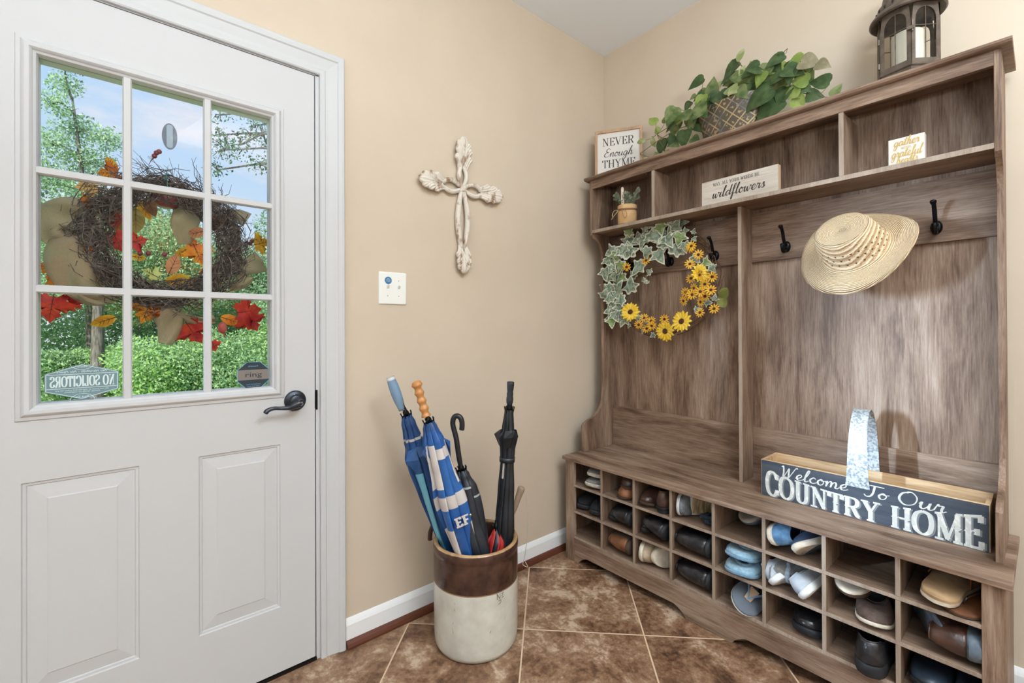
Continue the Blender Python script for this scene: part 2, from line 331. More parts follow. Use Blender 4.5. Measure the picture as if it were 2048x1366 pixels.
# hutch side panels with curved outline (y,z)
def side():
    P=[(YB,ZB),(-.31,ZB),(-.31,.650),(-.297,.662)]
    for i in range(1,9):
        s=i/8*PI/2; P.append((-.297+.150*math.sin(s),.672+.118*(1-math.cos(s))))
    P+=[(-.142,.84),(-.142,1.53)]
    for i in range(0,9):
        s=i/8*PI/2; P.append((-.142-.075*(1-math.cos(s)),1.53+.105*math.sin(s)))
    P+=[(-.232,1.648),(-.232,1.935),(YB,1.935)]
    return P
for x in (XL,XR-t_):
    q=MB(); q.prism(side(),'x',x,x+t_); q.build('side_panel',WV,T,bevel=.0012)
q=MB(); q.box(XL+t_,XR-t_,YB,YB+.012,ZB,1.935); q.build('back_panel',WV,T)
mx0,mx1=.8235,.8385
q=MB(); q.box(mx0,mx1,-.165,YB,ZB,1.657); q.m[2]=1; q.build('centre_partition',[WV,WE],T,bevel=.001)
for a,b in ((XL+t_,mx0),(mx1,XR-t_)):
    bx('hook_rail',WH,T,(a+.0005,b-.0005,YB-.014,YB,1.432,1.640),.001)
    bx('lower_rail',WH,T,(a+.0005,b-.0005,YB-.014,YB,ZB,.728),.001)
bx('cubby_shelf',[WH,WE],T,(XL+t_,XR-t_,-.232,YB,1.657,1.6735),.001)
for x in (.467,1.2): bx('upper_divider',[WV,WE],T,(x-.0075,x+.0075,-.231,YB,1.6735,1.892),.001)
bx('top_apron',WH,T,(XL+t_,XR-t_,-.232,-.217,1.892,1.935),.001)
q=MB(); q.prism([(-.243,1.935),(-.252,1.938),(-.256,1.944),(-.254,1.951),(-.248,1.953),(YB+.02,1.953),(YB+.02,1.935)],'x',.066,1.597); q.build('top_board',WH,T,bevel=.0015)
cap_=M('grey_cap',(120,112,106),.5)
for x,z in ((.36,1.656),(1.47,1.656),(1.03,1.656)):
    q=MB(); q.lathe([(.007,0),(.007,-.0012),(.0005,-.0012)],(x,-.11,z+.001),12); q.build('screw_cover',cap_,T)
def hook(x,z=1.481):
    q=MB(); y=YB-.014
    q.X=Matrix.Translation((x,y,z))@Matrix.Rotation(PI/2,4,'X')
    q.lathe([(.0005,0),(.0165,0),(.0185,.003),(.017,.009),(.011,.013),(.0005,.014)],seg=18,sx=.85,sy=1.25)
    q.X=None
    q.tube(catmull([(x,y-.008,z+.004),(x,y-.026,z+.014),(x,y-.036,z+.032),(x,y-.044,z+.052),(x,y-.056,z+.069),(x,y-.066,z+.073)],5),[.0075]*4+[.0062]*12+[.006]*6+[.0075,.0085,.0085,.006],9)
    q.ball((x,y-.066,z+.074),(.009,.009,.007))
    q.tube(catmull([(x,y-.008,z-.006),(x,y-.022,z-.020),(x,y-.038,z-.022),(x,y-.047,z-.008),(x,y-.047,z+.004)],5),[.0068]*17+[.0072,.0078,.0082,.006],9)
    q.ball((x,y-.047,z+.004),(.0085,.0085,.006))
    return q.build('coat_hook',black_metal,T,smooth=True)
for x in (.24,.462,.684,.974,1.197,1.42): hook(x)
# measured positions in metres
BIGF=[(0.293,1.236),(0.487,1.139),(0.571,1.184)]
SMF=[(0.609,1.379),(0.713,1.376),(0.686,1.346),(0.623,1.334),(0.6,1.3),(0.627,1.303),(0.584,1.318),(0.579,1.278),(0.665,1.314),(0.674,1.294),(0.66,1.269),(0.713,1.318),(0.715,1.237),(0.657,1.222),(0.489,1.196),(0.362,1.205),(0.41,1.189),(0.347,1.171),(0.377,1.151),(0.413,1.165),(0.625,1.522),(0.607,1.519),(0.651,1.481),(0.617,1.442),(0.376,1.489),(0.269,1.467),(0.663,1.388)]
IVY=[(0.447,1.627,0.037),(0.542,1.616,0.028),(0.583,1.601,0.015),(0.33,1.599,0.043),(0.393,1.611,0.034),(0.502,1.575,0.043),(0.277,1.545,0.05),(0.195,1.542,0.04),(0.137,1.519,0.034),(0.126,1.455,0.043),(0.528,1.522,0.043),(0.386,1.531,0.04),(0.329,1.463,0.05),(0.447,1.509,0.046),(0.58,1.533,0.031),(0.215,1.475,0.037),(0.211,1.418,0.046),(0.099,1.38,0.031),(0.125,1.331,0.034),(0.214,1.36,0.043),(0.282,1.366,0.05),(0.231,1.301,0.037),(0.193,1.225,0.037),(0.251,1.198,0.028),(0.62,1.472,0.028),(0.671,1.446,0.028),(0.703,1.418,0.022),(0.289,1.425,0.025),(0.379,1.433,0.02),(0.354,1.394,0.014),(0.385,1.381,0.011),(0.623,1.589,0.014),(0.62,1.56,0.014),(0.447,1.587,0.017),(0.343,1.14,0.017),(0.405,1.119,0.015),(0.268,1.169,0.015),(0.207,1.268,0.015),(0.334,1.207,0.022),(0.384,1.181,0.015),(0.712,1.283,0.017),(0.68,1.268,0.02),(0.634,1.235,0.017),(0.556,1.577,0.037),(0.243,1.581,0.028),(0.157,1.293,0.022),(0.471,1.554,0.034)]
POT=[(0.677,2.225,0.054,200,'d'),(0.662,2.203,0.042,190,'m'),(0.637,2.191,0.022,200,'m'),(0.602,2.172,0.034,230,'d'),(0.72,2.197,0.054,80,'m'),(0.752,2.202,0.034,200,'p'),(0.69,2.134,0.059,260,'m'),(0.747,2.126,0.069,235,'d'),(0.807,2.238,0.069,210,'d'),(0.807,2.2,0.056,185,'m'),(0.857,2.251,0.039,70,'p'),(0.892,2.209,0.022,100,'p'),(0.909,2.178,0.054,200,'d'),(0.867,2.196,0.029,240,'p'),(0.811,2.157,0.049,250,'d'),(0.846,2.119,0.039,230,'p'),(0.894,2.138,0.064,245,'m'),(0.942,2.127,0.044,240,'l'),(0.98,2.157,0.047,330,'l'),(0.995,2.175,0.054,200,'d'),(1.054,2.149,0.051,200,'l'),(1.099,2.116,0.054,330,'g'),(1.143,2.085,0.039,325,'g'),(1.045,2.1,0.051,260,'d'),(0.939,2.055,0.088,200,'d'),(0.966,1.999,0.088,220,'d'),(1.009,2.045,0.059,250,'d'),(1.046,2.038,0.049,75,'l'),(1.058,1.997,0.047,300,'l'),(1.133,2.042,0.051,160,'d'),(1.175,1.992,0.034,60,'m'),(1.078,2.041,0.039,320,'d'),(1.102,2.004,0.044,340,'d'),(0.667,2.13,0.054,250,'m'),(0.559,2.127,0.064,240,'m'),(0.627,2.083,0.054,265,'m'),(0.463,2.127,0.039,130,'l'),(0.499,2.134,0.027,90,'m'),(0.477,2.087,0.025,230,'l'),(0.538,2.086,0.042,200,'d'),(0.596,2.022,0.059,260,'d'),(0.634,2.002,0.039,310,'m'),(0.5,2.024,0.044,255,'d'),(0.532,2.031,0.042,110,'d'),(0.401,2.056,0.034,180,'p'),(0.453,2.044,0.039,280,'p'),(0.424,1.955,0.034,250,'p'),(0.515,1.969,0.027,300,'m'),(0.464,1.972,0.029,120,'m'),(0.418,1.921,0.029,245,'p'),(0.998,2.103,0.044,200,'d'),(0.928,2.111,0.039,270,'d'),(1.017,2.161,0.034,30,'d'),(0.775,2.138,0.044,300,'d'),(0.691,2.158,0.039,200,'d'),(0.978,2.048,0.039,300,'m')]
FALL=[(-2.143,1.655,0.04,120,'y','o'),(-2.152,1.624,0.047,190,'o','m'),(-2.198,1.576,0.05,185,'p','m'),(-2.192,1.53,0.031,20,'o','m'),(-2.138,1.486,0.059,260,'r','o'),(-2.126,1.488,0.071,265,'v','o'),(-2.087,1.494,0.071,270,'v','o'),(-2.069,1.534,0.059,310,'y','o'),(-2.129,1.419,0.059,290,'r','m'),(-2.082,1.43,0.047,20,'r','m'),(-2.053,1.54,0.052,290,'b','o'),(-1.971,1.576,0.031,60,'o','m'),(-1.932,1.473,0.052,200,'c','o'),(-1.946,1.433,0.035,200,'o','m'),(-1.878,1.513,0.047,280,'o','m'),(-1.735,1.467,0.054,20,'y','m'),(-1.969,1.409,0.047,225,'y','o'),(-1.928,1.399,0.061,290,'o','m'),(-1.995,1.363,0.061,70,'c','o'),(-1.978,1.314,0.071,5,'y','o'),(-2.053,1.331,0.042,150,'g','m'),(-2.082,1.38,0.035,355,'y','o'),(-2.062,1.21,0.071,250,'o','m'),(-1.94,1.14,0.076,300,'r','m'),(-1.934,1.186,0.035,350,'p','o'),(-1.78,1.219,0.078,10,'r','m'),(-1.772,1.177,0.066,300,'r','m'),(-1.836,1.187,0.059,340,'o','o'),(-1.883,1.098,0.035,290,'r','m'),(-2.27,1.327,0.061,160,'o','m'),(-2.252,1.288,0.042,300,'r','o'),(-2.272,1.214,0.071,262,'r','m'),(-2.239,1.249,0.031,200,'r','m'),(-2.22,1.229,0.031,290,'r','m'),(-2.159,1.181,0.054,205,'y','o'),(-2.212,1.387,0.047,250,'o','m'),(-2.186,1.324,0.052,300,'o','m'),(-2.106,1.246,0.047,260,'y','o'),(-1.895,1.355,0.052,200,'o','o')]
BER=[(-2.077,1.391),(-2.057,1.393),(-2.017,1.394),(-2.037,1.713),(-2.03,1.719),(-2.042,1.702),(-1.777,1.458),(-1.771,1.467),(-2.077,1.27)]
T1=[(-3.344,7.252,0.52),(-3.519,6.638,0.49),(-3.166,6.311,0.73),(-3.562,5.706,0.69),(-2.56,6.032,0.55),(-2.892,5.499,0.78),(-3.605,4.963,0.69),(-3.03,4.52,0.87),(-3.519,4.0,0.87),(-3.69,3.366,0.78),(-3.255,7.72,0.38)]
T1trunk=[(-2.848,-0.471,0.09),(-2.912,1.941,0.09),(-2.984,4.465,0.07),(-3.21,6.923,0.05)]
MID=[(-1.112,4.646,1.03),(-1.628,4.086,1.03),(-0.574,3.879,1.14),(-1.245,3.148,1.24),(-1.878,2.777,1.24),(-0.01,3.249,1.24),(-2.821,3.937,1.24),(-3.478,3.262,1.24),(-3.996,2.634,1.24),(0.735,2.953,1.24),(1.693,3.018,1.24),(-2.822,2.408,1.24),(-0.982,2.174,1.24),(-2.242,1.497,1.45),(-3.372,1.337,1.45),(-4.096,1.191,1.24),(0.43,1.876,1.45),(1.856,1.539,1.24)]
SH=[(-3.365,0.411,0.38),(-2.883,0.458,0.35),(-2.489,0.361,0.44),(-1.769,0.49,0.66),(-1.219,0.288,0.73),(-0.628,0.68,0.73),(0.005,0.407,0.8),(0.63,0.77,0.73),(0.93,1.427,0.73),(-1.498,0.939,0.58),(-2.116,0.84,0.51)]
BR=[(-0.99,4.657,0.13),(-0.78,4.846,0.19),(-0.561,4.788,0.13),(-0.412,4.662,0.19),(-0.922,4.105,0.21),(-1.026,3.754,0.11),(-0.709,4.242,0.19),(-0.562,4.449,0.13),(-0.335,4.426,0.15),(-0.413,3.977,0.17),(-0.991,4.332,0.13),(-0.257,4.967,0.19),(-0.219,4.283,0.14)]
BRl=[(-0.1,4.313,0.01),(-0.258,4.36,0.01),(-0.525,4.443,0.01),(-0.635,4.555,0.01),(-0.781,4.14,0.01),(-0.991,3.843,0.01),(-0.413,3.977,0.01)]
# ------------------------------------------------------------------ lettering drawn stroke by stroke
def _V(x,s=.1,top=1,bot=1):
    o=[('T',[(x,0),(x,1)])]
    if bot: o.append(('t',[(x-s,.0),(x+s,.0)]))
    if top: o.append(('t',[(x-s,1),(x+s,1)]))
    return o
CAP={
'I':(.34,_V(.17)),
'L':(.56,_V(.15)+[('t',[(.15,0),(.5,0)]),('T',[(.5,0),(.5,.24)])]),
'H':(.78,_V(.16)+_V(.62)+[('t',[(.16,.5),(.62,.5)])]),
'T':(.66,_V(.33,top=0)+[('t',[(.04,1),(.62,1)]),('T',[(.05,1),(.05,.76)]),('T',[(.61,1),(.61,.76)])]),
'E':(.62,_V(.15)+[('t',[(.15,1),(.54,1)]),('t',[(.15,.5),(.42,.5)]),('t',[(.15,0),(.56,0)]),('T',[(.54,1),(.54,.8)]),('T',[(.56,0),(.56,.22)]),('T',[(.42,.4),(.42,.6)])]),
'N':(.78,[('t',[(.14,0),(.14,1)]),('T',[(.14,1),(.62,0)]),('t',[(.62,0),(.62,1)]),('t',[(.04,0),(.26,0)]),('t',[(.04,1),(.2,1)]),('t',[(.5,1),(.74,1)])]),
'M':(.92,[('t',[(.14,0),(.14,1)]),('T',[(.14,1),(.44,.05)]),('t',[(.44,.05),(.76,1)]),('T',[(.76,0),(.76,1)]),('t',[(.04,0),(.25,0)]),('t',[(.04,1),(.18,1)]),('t',[(.65,0),(.88,0)]),('t',[(.74,1),(.88,1)])]),
'O':(.76,[('a',[(.37,1),(.14,.86),(.06,.5),(.14,.14),(.37,0),(.6,.14),(.68,.5),(.6,.86),(.37,1)])]),
'C':(.68,[('a',[(.58,.76),(.48,.94),(.34,1),(.14,.86),(.06,.5),(.14,.14),(.34,0),(.5,.06),(.6,.26)]),('T',[(.59,.72),(.59,.97)]),('T',[(.6,.06),(.6,.28)])]),
'U':(.76,[('T',[(.16,1),(.16,.35)]),('a',[(.16,.36),(.2,.1),(.37,0),(.54,.1),(.58,.36)]),('T',[(.58,.35),(.58,1)]),('t',[(.05,1),(.27,1)]),('t',[(.47,1),(.69,1)])]),
'R':(.74,_V(.16)+[('a',[(.16,1),(.42,.99),(.56,.88),(.57,.66),(.44,.53),(.16,.5)]),('T',[(.38,.5),(.58,.04),(.68,.02)])]),
'B':(.7,_V(.16)+[('a',[(.16,1),(.42,.99),(.53,.88),(.52,.66),(.4,.54),(.16,.52)]),('a',[(.16,.52),(.46,.51),(.6,.36),(.58,.12),(.44,.01),(.16,0)])]),
'D':(.76,_V(.16)+[('a',[(.16,1),(.42,.98),(.62,.78),(.66,.5),(.62,.22),(.42,.02),(.16,0)])]),
'Y':(.72,[('T',[(.1,1),(.35,.48)]),('t',[(.6,1),(.36,.48)]),('T',[(.35,.5),(.35,0)]),('t',[(.24,0),(.46,0)]),('t',[(0,1),(.22,1)]),('t',[(.5,1),(.7,1)])]),
'V':(.74,[('T',[(.1,1),(.36,0)]),('t',[(.36,0),(.62,1)]),('t',[(0,1),(.22,1)]),('t',[(.52,1),(.73,1)])]),
'A':(.76,[('t',[(.1,0),(.36,1)]),('T',[(.36,1),(.64,0)]),('t',[(.18,.34),(.54,.34)]),('t',[(0,0),(.2,0)]),('t',[(.53,0),(.75,0)])]),
'W':(1.0,[('T',[(.1,1),(.3,0)]),('t',[(.3,0),(.48,.9)]),('T',[(.48,.9),(.68,0)]),('t',[(.68,0),(.88,1)]),('t',[(0,1),(.2,1)]),('t',[(.78,1),(.98,1)])]),
'F':(.58,_V(.15)+[('t',[(.15,1),(.52,1)]),('t',[(.15,.5),(.4,.5)])]),
'S':(.6,[('a',[(.48,.8),(.4,.96),(.27,1),(.1,.88),(.1,.66),(.27,.54),(.44,.42),(.5,.2),(.4,.04),(.26,0),(.12,.06),(.06,.24)]),('T',[(.49,.74),(.49,.98)]),('T',[(.06,.02),(.06,.26)])]),
' ':(.36,[]),'-':(.4,[('t',[(.05,.45),(.35,.45)])])}
SCR={
'a':(.52,[[(.36,.42),(.22,.5),(.06,.3),(.1,.04),(.25,.06),(.38,.3),(.4,.48),(.38,.15),(.46,.02),(.58,.14)]]),
'c':(.42,[[(.36,.4),(.25,.5),(.07,.28),(.14,.03),(.3,.03),(.46,.15)]]),
'd':(.52,[[(.36,.40),(.22,.5),(.05,.28),(.1,.03),(.26,.08),(.40,.4),(.5,1.0),(.42,.4),(.42,.06),(.56,.12)]]),
'e':(.42,[[(.0,.12),(.24,.22),(.34,.4),(.24,.5),(.08,.3),(.13,.04),(.3,.02),(.46,.14)]]),
'f':(.36,[[(0,.1),(.2,.4),(.38,.9),(.3,1.02),(.2,.75),(.16,0),(.12,-.4),(.03,-.4),(.08,-.05),(.38,.14)]]),
'g':(.5,[[(.36,.42),(.22,.5),(.05,.28),(.1,.03),(.26,.08),(.38,.46),(.36,0),(.26,-.42),(.06,-.40),(.16,-.1),(.54,.14)]]),
'h':(.5,[[(0,.12),(.2,.55),(.3,.98),(.22,.98),(.12,.45),(.08,0),(.16,.35),(.3,.5),(.36,.32),(.34,.06),(.42,.0),(.54,.14)]]),
'i':(.27,[[(0,.14),(.14,.48),(.1,.08),(.17,0),(.3,.14)],[(.18,.68),(.2,.71)]]),
'l':(.3,[[(0,.12),(.2,.55),(.3,.97),(.22,.99),(.11,.5),(.1,.08),(.18,0),(.32,.14)]]),
'm':(.7,[[(0,.3),(.08,.48),(.06,0),(.15,.38),(.27,.5),(.31,.3),(.29,0),(.38,.38),(.5,.5),(.56,.3),(.53,.06),(.62,0),(.74,.14)]]),
'n':(.48,[[(0,.3),(.08,.48),(.06,0),(.16,.38),(.28,.5),(.34,.3),(.32,.06),(.4,0),(.52,.14)]]),
'o':(.44,[[(.2,.5),(.05,.28),(.12,.02),(.28,.04),(.36,.28),(.24,.5),(.19,.44),(.32,.38),(.48,.44)]]),
'r':(.38,[[(0,.15),(.1,.54),(.13,.44),(.28,.46),(.25,.2),(.28,.02),(.42,.14)]]),
's':(.34,[[(0,.12),(.2,.52),(.24,.3),(.29,.1),(.17,0),(.06,.06)],[(.29,.06),(.38,.14)]]),
't':(.32,[[(0,.12),(.22,.88),(.13,.2),(.18,0),(.34,.14)],[(.02,.6),(.36,.65)]]),
'u':(.52,[[(0,.3),(.08,.48),(.06,.12),(.16,0),(.3,.18),(.38,.48),(.35,.1),(.43,0),(.56,.14)]]),
'w':(.62,[[(0,.3),(.08,.48),(.06,.12),(.16,0),(.29,.42),(.3,.12),(.4,0),(.54,.34),(.52,.5),(.66,.42)]]),
'W':(.86,[[(.0,.9),(.09,1),(.16,.5),(.18,.02),(.34,.5),(.44,.86),(.47,.35),(.5,.02),(.68,.55),(.84,1.0),(.93,.96)]]),
'T':(.62,[[(.03,.78),(.12,.96),(.4,.99),(.85,.97)],[(.44,.98),(.42,.4),(.32,.06),(.14,.0),(.04,.15)]]),
'O':(.76,[[(.4,1),(.12,.8),(.05,.35),(.28,0),(.6,.16),(.68,.62),(.52,.95),(.36,1.0),(.28,.9)]]),
'E':(.66,[[(.58,.82),(.42,1),(.2,.86),(.24,.6),(.44,.53),(.2,.48),(.05,.22),(.22,0),(.5,.06),(.66,.28)]]),
' ':(.3,[])}
def textw(s,G,gap): return sum(G[c][0]+gap for c in s)-gap
def write(mb,s,G,o,xd,ud,h,width=None,T=.13,t=.05,gap=.04,warp=None,shear=0,spur=False,lift=0):
    """strokes laid on a plane: o origin, xd right, ud up, h letter height"""
    o=Vector(o); xd=Vector(xd).normalized(); ud=Vector(ud).normalized(); nn=xd.cross(ud)*lift
    W=textw(s,G,gap); sx=(width/W) if width else h; x=0
    kk=0
    for ch in s:
        wd,st=G[ch]
        for k in st:
            kk+=1; nk=nn+xd.cross(ud)*(kk%7)*.00006
            if not isinstance(k[0],str): mode,P='p',catmull([(a,b,0) for a,b in k],6)
            else:
                mode,P=k; P=[Vector((a,b,0)) for a,b in P]
                if mode=='a': P=catmull(P,6)
            n=len(P); Lq=[];Rq=[]
            for i in range(n):
                d=P[min(i+1,n-1)]-P[max(i-1,0)]; d.normalize(); nr=Vector((-d.y,d.x,0))
                if mode=='T': hw=T/2
                elif mode=='t': hw=t/2
                elif mode=='a': hw=(t+(T-t)*abs(d.y)**1.3)/2
                else: hw=(t+(T-t)*(.5-.5*d.y)**1.2)/2
                p=P[i]
                if mode in 'Tt' and n==2: p=p+d*(t/2 if mode=='t' else 0)*(1 if i else -1)
                for q,sg in ((Lq,1),(Rq,-1)):
                    a=p+nr*hw*sg*(1 if abs(nr.x)<.5 or mode=='p' else 1)
                    yy=a.y
                    if warp: yy=yy*warp((x+a.x)/W)
                    q.append(tuple(o+xd*((x+a.x)*sx+yy*h*shear)+ud*(yy*h)+nk+xd.cross(ud)*(i*.000006)))
            mb.add(Lq+Rq,[(i,n+i,n+i+1,i+1) for i in range(n-1)])
            if spur and mode=='T' and abs(P[1].y-P[0].y)>.8:
                cx=(P[0].x+P[1].x)/2; pts=[(cx-.14,.5),(cx,.40),(cx+.14,.5),(cx,.60)]
                mb.add([tuple(o+xd*((x+a)*sx)+ud*((b*warp((x+a)/W) if warp else b)*h)+nn+xd.cross(ud)*.0006) for a,b in pts],[(0,1,2,3)])
        x+=wd+gap
def plain(name,s,mat,parent,o,xd,ud,h,width=None,lift=.0004,shear=0,mirror=False):
    """small print in the plain face"""
    c=bpy.data.curves.new(name,'FONT'); c.body=s; c.size=1; c.shear=shear; c.resolution_u=3
    to=bpy.data.objects.new('tmp',c); COL.objects.link(to); bpy.context.view_layer.update()
    me=bpy.data.meshes.new_from_object(to.evaluated_get(bpy.context.evaluated_depsgraph_get())); bpy.data.objects.remove(to); bpy.data.curves.remove(c)
    xs=[v.co.x for v in me.vertices]; w0,w1=min(xs),max(xs); sc=h/.7; sx=(width/(w1-w0)) if width else sc
    o=Vector(o); xd=Vector(xd).normalized(); ud=Vector(ud).normalized(); nn=xd.cross(ud)
    for v in me.vertices:
        x=(v.co.x-w0)*sx
        v.co=o+xd*x+ud*(v.co.y*sc)+nn*lift
    me.materials.append(mat); ob=bpy.data.objects.new(name,me); COL.objects.link(ob)
    if parent: ob.parent=parent
    return ob
ink=M('dark_brown_ink',(62,54,50),.7); white_ink=M('white_ink',(232,230,222),.7,c2=(205,205,198),ns=60,lo=.35,hi=.5); grey_ink=M('grey_ink',(128,130,130),.7)
gold_ink=M('gold_ink',(196,164,92),.45,.3)
# ------------------------------------------------------------------ crate
cr_=thing('crate','long narrow wooden crate with a dark blue lettered front and galvanized strap handle','crate')
pine=wood('raw_pine','x',[(.3,(146,112,76)),(.45,(190,154,112)),(.55,(214,182,142)),(.7,(228,202,166))],.65)
paintw=M('navy_painted_board',(58,66,78),.75,c2=(74,80,88),ns=14,sc=(.5,1,4),bump=.1,bs=90,lo=.35,hi=.7)
bx0,bx1,by0,by1,bz=.9425,1.5475,-.2505,-.105,.5145; zt_=.649
bx('front_board',pine,cr_,(bx0,bx1,by0,by0+.011,bz,zt_),.001)
q=MB(); q.box(bx0+.002,bx1-.002,by0-.0008,by0-.0001,bz+.001,zt_-.0015); q.build('painted_face',paintw,cr_)
bx('back_board',pine,cr_,(bx0,bx1,by1-.011,by1,bz,zt_),.001)
bx('end_board',pine,cr_,(bx0,bx0+.011,by0+.011,by1-.011,bz,zt_),.001); bx('end_board',pine,cr_,(bx1-.011,bx1,by0+.011,by1-.011,bz,zt_),.001)
bx('base_board',pine,cr_,(bx0+.011,bx1-.011,by0+.011,by1-.011,bz,bz+.008),.0005)
galv=M('galvanized_steel',(150,160,166),.42,.55,c2=(205,210,212),ns=140,nd=1,lo=.4,hi=.55)
def strap():
    P=[]; y0,y1=by0-.0035,by1+.0015; zt2=.872; yc=(y0+y1)/2
    P.append((y0,.620)); P.append((y0,.66)); P.append((y0,.72))
    for i in range(1,12):
        a=PI-PI*i/12; P.append((yc+(y1-y0)/2*math.cos(a),.72+(zt2-.72)*math.sin(a)))
    P+=[(y1,.72),(y1,.66),(y1,.620)]
    return P
q=MB(); rings=[]
P=strap(); n=len(P)
for i,(y,z) in enumerate(P):
    a=Vector(P[min(i+1,n-1)])-Vector(P[max(i-1,0)]); a.normalize(); nn=(a.y,-a.x); hw=.0335-.011*math.sin(PI*i/(n-1))**.6
    xc=1.244+.0
    rings.append([(xc-hw,y-nn[0]*.0008,z-nn[1]*.0008),(xc+hw,y-nn[0]*.0008,z-nn[1]*.0008),(xc+hw,y+nn[0]*.0008,z+nn[1]*.0008),(xc-hw,y+nn[0]*.0008,z+nn[1]*.0008)])
q.loft(rings); q.build('strap_handle',galv,cr_,auto=50)
for x in (1.224,1.264):
    q=MB(); q.ball((x,by0-.0052,.633),(.004,.0018,.004)); q.build('rivet',galv,cr_,smooth=True)
wf=lambda s:1+.55*(2*s-1)**2
q=MB(); write(q,'COUNTRY HOME',CAP,(.960,by0-.0016,.5205),(1,0,0),(0,0,1),.060,.574,T=.19,t=.085,gap=.03,warp=wf,spur=True,lift=.0); 
g=MB(); write(g,'COUNTRY HOME',CAP,(.9645,by0-.0012,.5180),(1,0,0),(0,0,1),.060,.574,T=.19,t=.085,gap=.03,warp=wf,spur=True)
def part(q,name,mat,parent): return q.build(name,mat,parent)
part(g,'letter_shadow',grey_ink,cr_); o=part(q,'block_lettering',white_ink,cr_); o['label']='white block letters COUNTRY HOME'
for s_,x,z,wd,h in (('Welcome',1.010,.600,.205,.040),('To',1.258,.598,.064,.038),('Our',1.345,.598,.110,.042)):
    q=MB(); write(q,s_,SCR,(x,by0-.0016,z),(1,0,0),(0,0,1),h,wd,T=.1,t=.055,gap=.02,shear=.15)
    o=part(q,'script_lettering',white_ink,cr_); o['label']='white script '+s_
# ------------------------------------------------------------------ signs
# framed sign, turned towards the room
ws=M('sign_white',(222,216,208),.6)
frw=wood('sign_frame_wood','z',[(.3,(150,112,80)),(.6,(196,160,126))],.55)
A=Vector((.083,-.182,0)); ang=math.radians(31); sg=thing('framed_sign','small square wood framed white sign reading NEVER Enough THYME','sign',(A.x,A.y,1.9545),(0,0,ang))
wS,hS=.247,.262
for d in ((0,wS,0,.024,0,.014),(0,wS,0,.024,hS-.014,hS),(0,.013,0,.024,.014,hS-.014),(wS-.013,wS,0,.024,.014,hS-.014)): bx('frame_side',frw,sg,d,.001)
bx('sign_panel',ws,sg,(.013,wS-.013,.009,.016,.014,hS-.014),0)
q=MB(); write(q,'NEVER',CAP,(.040,.0084,.180),(1,0,0),(0,0,1),.040,.165,T=.12,t=.045); part(q,'serif_lettering',ink,sg)
q=MB(); write(q,'THYME',CAP,(.038,.0084,.062),(1,0,0),(0,0,1),.040,.172,T=.12,t=.045); part(q,'serif_lettering',ink,sg)
q=MB(); write(q,'Enough',SCR,(.045,.0084,.120),(1,0,0),(0,0,1),.044,.150,T=.085,t=.035,gap=.0,shear=.25); part(q,'script_lettering',ink,sg)
# wildflowers block sign
wb=wood('whitewashed_board','x',[(.3,(150,138,126)),(.44,(190,178,164)),(.55,(206,197,185)),(.7,(222,214,204))],.6)
sg=thing('block_sign','long whitewashed block sign about weeds and wildflowers in the middle cubby','sign',(.688,-.2,1.6742),(0,0,0))
bx('sign_block',wb,sg,(0,.302,0,.026,0,.108),.001)
bx('sign_edge',M('raw_edge',(205,176,146),.7),sg,(.3022,.3035,.0004,.0256,.0004,.1076),0)
q=MB(); 
write(q,'MAY ALL YOUR WEEDS BE',CAP,(.050,-.0006,.082),(1,0,0),(0,0,1),.0125,.185,T=.13,t=.06,gap=.1); part(q,'serif_lettering',ink,sg)
q=MB(); write(q,'wildflowers',SCR,(.046,-.0006,.031),(1,0,0),(0,0,1),.041,.208,T=.12,t=.045,gap=.02,shear=.2); part(q,'script_lettering',ink,sg)
# gather sign
sg=thing('block_sign','small square white block sign with gold writing in the right cubby','sign',(1.321,-.2,1.6742),(0,0,math.radians(0)))
bx('sign_block',M('cream_block',(212,204,194),.6),sg,(0,.089,0,.03,0,.089),.001)
q=MB(); write(q,'gather',SCR,(.014,-.0006,.064),(1,0,0),(0,0,1),.026,.062,T=.14,t=.06,gap=.0,shear=.15)
part(q,'gold_lettering',gold_ink,sg)
q=MB(); write(q,'WITH',CAP,(.032,-.0006,.0515),(1,0,0),(0,0,1),.0065,.024,T=.13,t=.07,gap=.1)
part(q,'gold_lettering',gold_ink,sg)
q=MB(); write(q,'grateful',SCR,(.008,-.0006,.028),(1,0,0),(0,0,1),.028,.074,T=.14,t=.06,gap=.0,shear=.15)
part(q,'gold_lettering',gold_ink,sg)
q=MB(); write(q,'hearts',SCR,(.020,-.0006,.008),(1,0,0),(0,0,1),.022,.052,T=.14,t=.06,gap=.0,shear=.15); part(q,'gold_lettering',gold_ink,sg)
# ------------------------------------------------------------------ stickers on the door glass (read from outside)
tealm=M('teal_sticker',(112,140,146),.5); tl=M('pale_print',(214,230,230),.5)
st=thing('window_sticker','grey green hexagonal NO SOLICITORS sticker on the lower left door pane, seen from behind','sticker')
X_=-.0172
def poly(pts,x,name,mat,parent,th=.0004):
    q=MB(); q.prism(pts,'x',x,x+th); return q.build(name,mat,parent)
P6=[(-2.270,1.039),(-2.199,1.063),(-2.125,1.040),(-2.125,.990),(-2.199,.9675),(-2.270,.992)]
cy_,cz_=-2.1985,1.0155
sc6=lambda k:[(cy_+(a-cy_)*(1-.06*k),cz_+(b-cz_)*(1-.09*k)) for a,b in P6]
poly(P6,X_,'sticker_film',tealm,st); 
def band(P,Q,x,name,mat,parent):
    q=MB(); n=len(P); q.add([(x,a,b) for a,b in P]+[(x,a,b) for a,b in Q],[(i,(i+1)%n,n+(i+1)%n,n+i) for i in range(n)]); return q.build(name,mat,parent)
band(sc6(.5),sc6(.8),X_+.0007,'border_line',tl,st)
